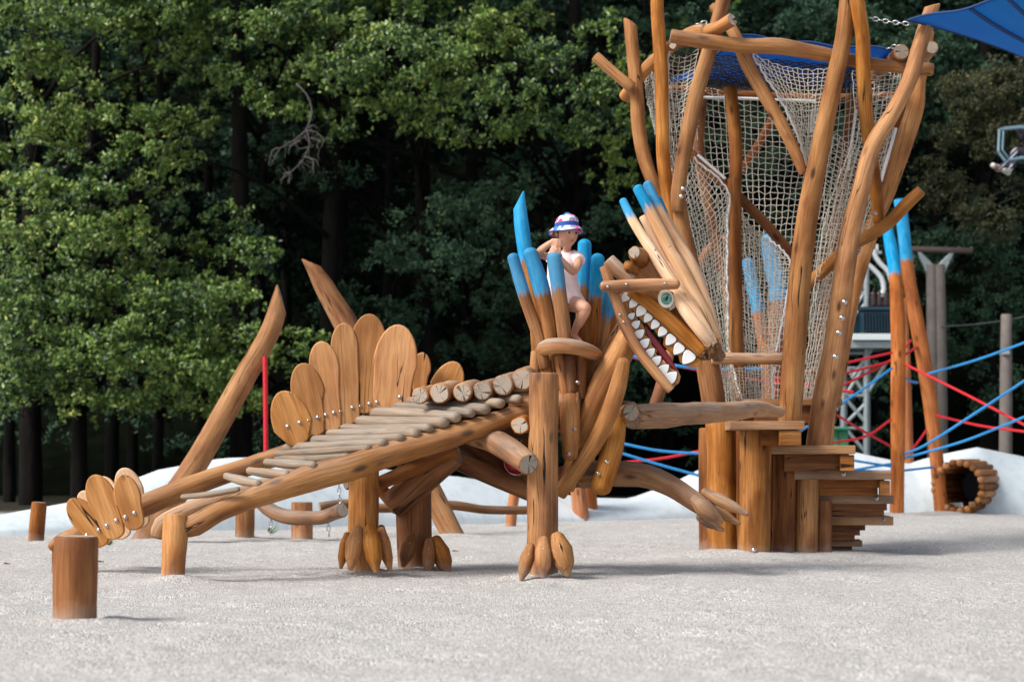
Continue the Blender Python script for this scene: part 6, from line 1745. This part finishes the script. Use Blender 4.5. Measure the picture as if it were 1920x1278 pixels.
# dress
PINK = NT('pink_cotton'); tcp = PINK.n('ShaderNodeTexCoord')
pn = PINK.noise(tcp.outputs['Object'], 30, 3); vv_ = PINK.voro(tcp.outputs['Object'], 55)
c = PINK.mix(PINK.mapr(pn, .3, .7), (0.86, 0.68, 0.71), (0.90, 0.77, 0.79)); c = PINK.mix(PINK.mapr(vv_.outputs['Distance'], .10, .2, .35, 0), c, (0.70, 0.28, 0.42))
PINK.base(c); PINK.rough(.85); PINK.bump(PINK.noise(tcp.outputs['Object'], 45, 3), .35, .01); PINK.b.inputs['Subsurface Weight'].default_value = 0.0
rings = [(372, 418, .056, .044, 0), (368, 435, .080, .054, 0), (360, 460, .108, .066, 0), (350, 520, .106, .082, 0), (342, 600, .098, .082, 0), (338, 690, .100, .086, 0), (342, 760, .112, .098, .01), (352, 810, .126, .112, .02), (360, 850, .138, .124, .05), (362, 880, .144, .128, .10)]
V, F = [], []; n = 48
for k, (x, y, rx, ry, til) in enumerate(rings):
    c0_ = g3(x, y, 13.215)
    for j in range(n):
        a = 2 * math.pi * j / n; pl_ = 1 + (.05 * math.sin(a * 9 + k * .2)) * max(0, (k - 5) / 4) + .015 * math.sin(a * 5 + k)
        ex = math.cos(a)
        low = max(0.0, -ex) * (k - 6) * .045 if k > 6 else 0      # the skirt hangs lower on the viewer's left
        V.append(c0_ + a3([ex * rx * pl_, math.sin(a) * ry * pl_ * (1.12 if math.sin(a) < 0 and k > 6 else 1), -low]))
m_n = len(V)
V2 = [v * 1.0 for v in V]
for i in range(len(rings) - 1):
    for j in range(n): F.append((i * n + j, (i + 1) * n + j, (i + 1) * n + (j + 1) % n, i * n + (j + 1) % n))
dress = mesh_obj('dress', V, F, PINK.m, KID)
sol = dress.modifiers.new('t', 'SOLIDIFY'); sol.thickness = .003; sol.offset = 1
sb_ = dress.modifiers.new('u', 'SUBSURF'); sb_.levels = 1; sb_.render_levels = 1
for (a, b, c9_) in [(g3(430, 450, 13.21), g3(468, 470, 13.17), g3(486, 496, 13.13)), (g3(300, 462, 13.2), g3(265, 472, 13.17), g3(240, 470, 13.14))]:
    V, F, W, S, caps = tube_arrays([a, b, c9_], [.036, .043, .042], 18, .01, ('cut', 'cut'), 0.05)
    mesh_obj('sleeve', V, F, PINK.m, dress)

# ================================================================ CHAIR LIFT WITH RIDER at the right edge
LY = 33.2
CL = thing('lift_chair', 'small steel lift chair with safety bar hanging against dark trees at the right edge', 'lift chair', tuple(P(1905, 300, LY)))
LS = simple('lift_steel', (0.20, 0.32, 0.38), 0.4, 0.6)
for a, b in [((1874, 243), (1925, 238)), ((1874, 243), (1872, 285)), ((1925, 238), (1928, 130)), ((1890, 300), (1950, 292)), ((1950, 292), (1952, 230)), ((1916, 240), (1950, 236)), ((1872, 285), (1885, 302))]:
    cord('frame', [P(*a, LY), P(*b, LY)], .028, LS, CL)
    cord('frame', [P(a[0] + 8, a[1] - 3, LY + .5), P(b[0] + 8, b[1] - 3, LY + .5)], .022, LS, CL)
V, F, L_ = box_arrays(P(1935, 300, LY + .25), (0.55, 0.55, 0.06), 0, .02); mesh_obj('seat', V, F, LS, CL, False)
RD = thing('person', 'rider in dark clothes with white-striped trousers stretching legs from the lift chair', 'person', tuple(P(1925, 290, LY + .2)))
def rk(pts, rad, mat, name):
    V, F, W, S, caps = tube_arrays([P(*p) for p in pts], rad, 14, .04, ('round', 'round'), .03); return V, F
bv, bf = [], []
for pts, rad in [([(1932, 288, 33.40), (1934, 262, 33.40), (1932, 240, 33.40)], [.14, .15, .15]), ([(1932, 240, 33.40), (1931, 226, 33.40)], [.06, .06]), ([(1929, 214, 33.40), (1929, 208, 33.40)], [.10, .10]),
                 ([(1930, 290, 33.30), (1908, 284, 33.30), (1894, 300, 33.30), (1878, 312, 33.30), (1868, 316, 33.30), (1864, 309, 33.20)], [.09, .075, .055, .045, .045, .03]),
                 ([(1932, 294, 33.60), (1918, 292, 33.60), (1905, 305, 33.60), (1892, 322, 33.60), (1884, 320, 33.50)], [.09, .075, .055, .045, .03]),
                 ([(1926, 244, 33.20), (1918, 260, 33.35), (1908, 243, 33.35)], [.05, .04, .035]), ([(1936, 244, 33.60), (1928, 262, 33.60), (1915, 243, 33.60)], [.05, .04, .035])]:
    V, F = rk(pts, rad, None, '')
    nb = sum(len(v) for v in bv); bv.append(V); bf += [tuple(i + nb for i in f) for f in F]
kr = NT('rider_clothes'); tr_ = kr.n('ShaderNodeTexCoord'); sr = kr.n('ShaderNodeSeparateXYZ'); kr.l(tr_.outputs['Object'], sr.inputs[0])
stp = kr.math('GREATER_THAN', kr.math('SINE', kr.math('MULTIPLY', kr.math('SUBTRACT', sr.outputs[0], sr.outputs[2]), 75)), .2)
low_ = kr.math('LESS_THAN', sr.outputs[0], -.20)
c = kr.mix(kr.math('MULTIPLY', stp, low_), (0.012, 0.010, 0.022), (0.38, 0.40, 0.50)); c = kr.mix(kr.math('LESS_THAN', sr.outputs[0], -.50), c, (0.30, 0.13, 0.09)); kr.base(c); kr.rough(.8)
kme = bpy.data.meshes.new('tmp2'); kme.from_pydata([tuple(p - origin(RD)) for p in np.vstack(bv)], [], bf)
tmp = bpy.data.objects.new('tmp2', kme); COL.objects.link(tmp); md = tmp.modifiers.new('r', 'REMESH'); md.mode = 'VOXEL'; md.voxel_size = 0.014
dg = bpy.context.evaluated_depsgraph_get(); m2 = bpy.data.meshes.new_from_object(tmp.evaluated_get(dg)); bpy.data.objects.remove(tmp)
m2.materials.clear(); m2.materials.append(kr.m); m2.polygons.foreach_set('use_smooth', [True] * len(m2.polygons)); m2.name = 'body'
o = bpy.data.objects.new('body', m2); COL.objects.link(o); o.parent = RD
SH = simple('pale_shoe', (0.55, 0.55, 0.5), .6)
for a, b in [((1872, 316, 33.48), (1862, 310, 33.20)), ((1890, 323, 33.58), (1881, 319, 33.48))]:
    log('shoe', [P(*a), P(*b)], [.06, .045], SH, RD, ends=('round', 'round'))
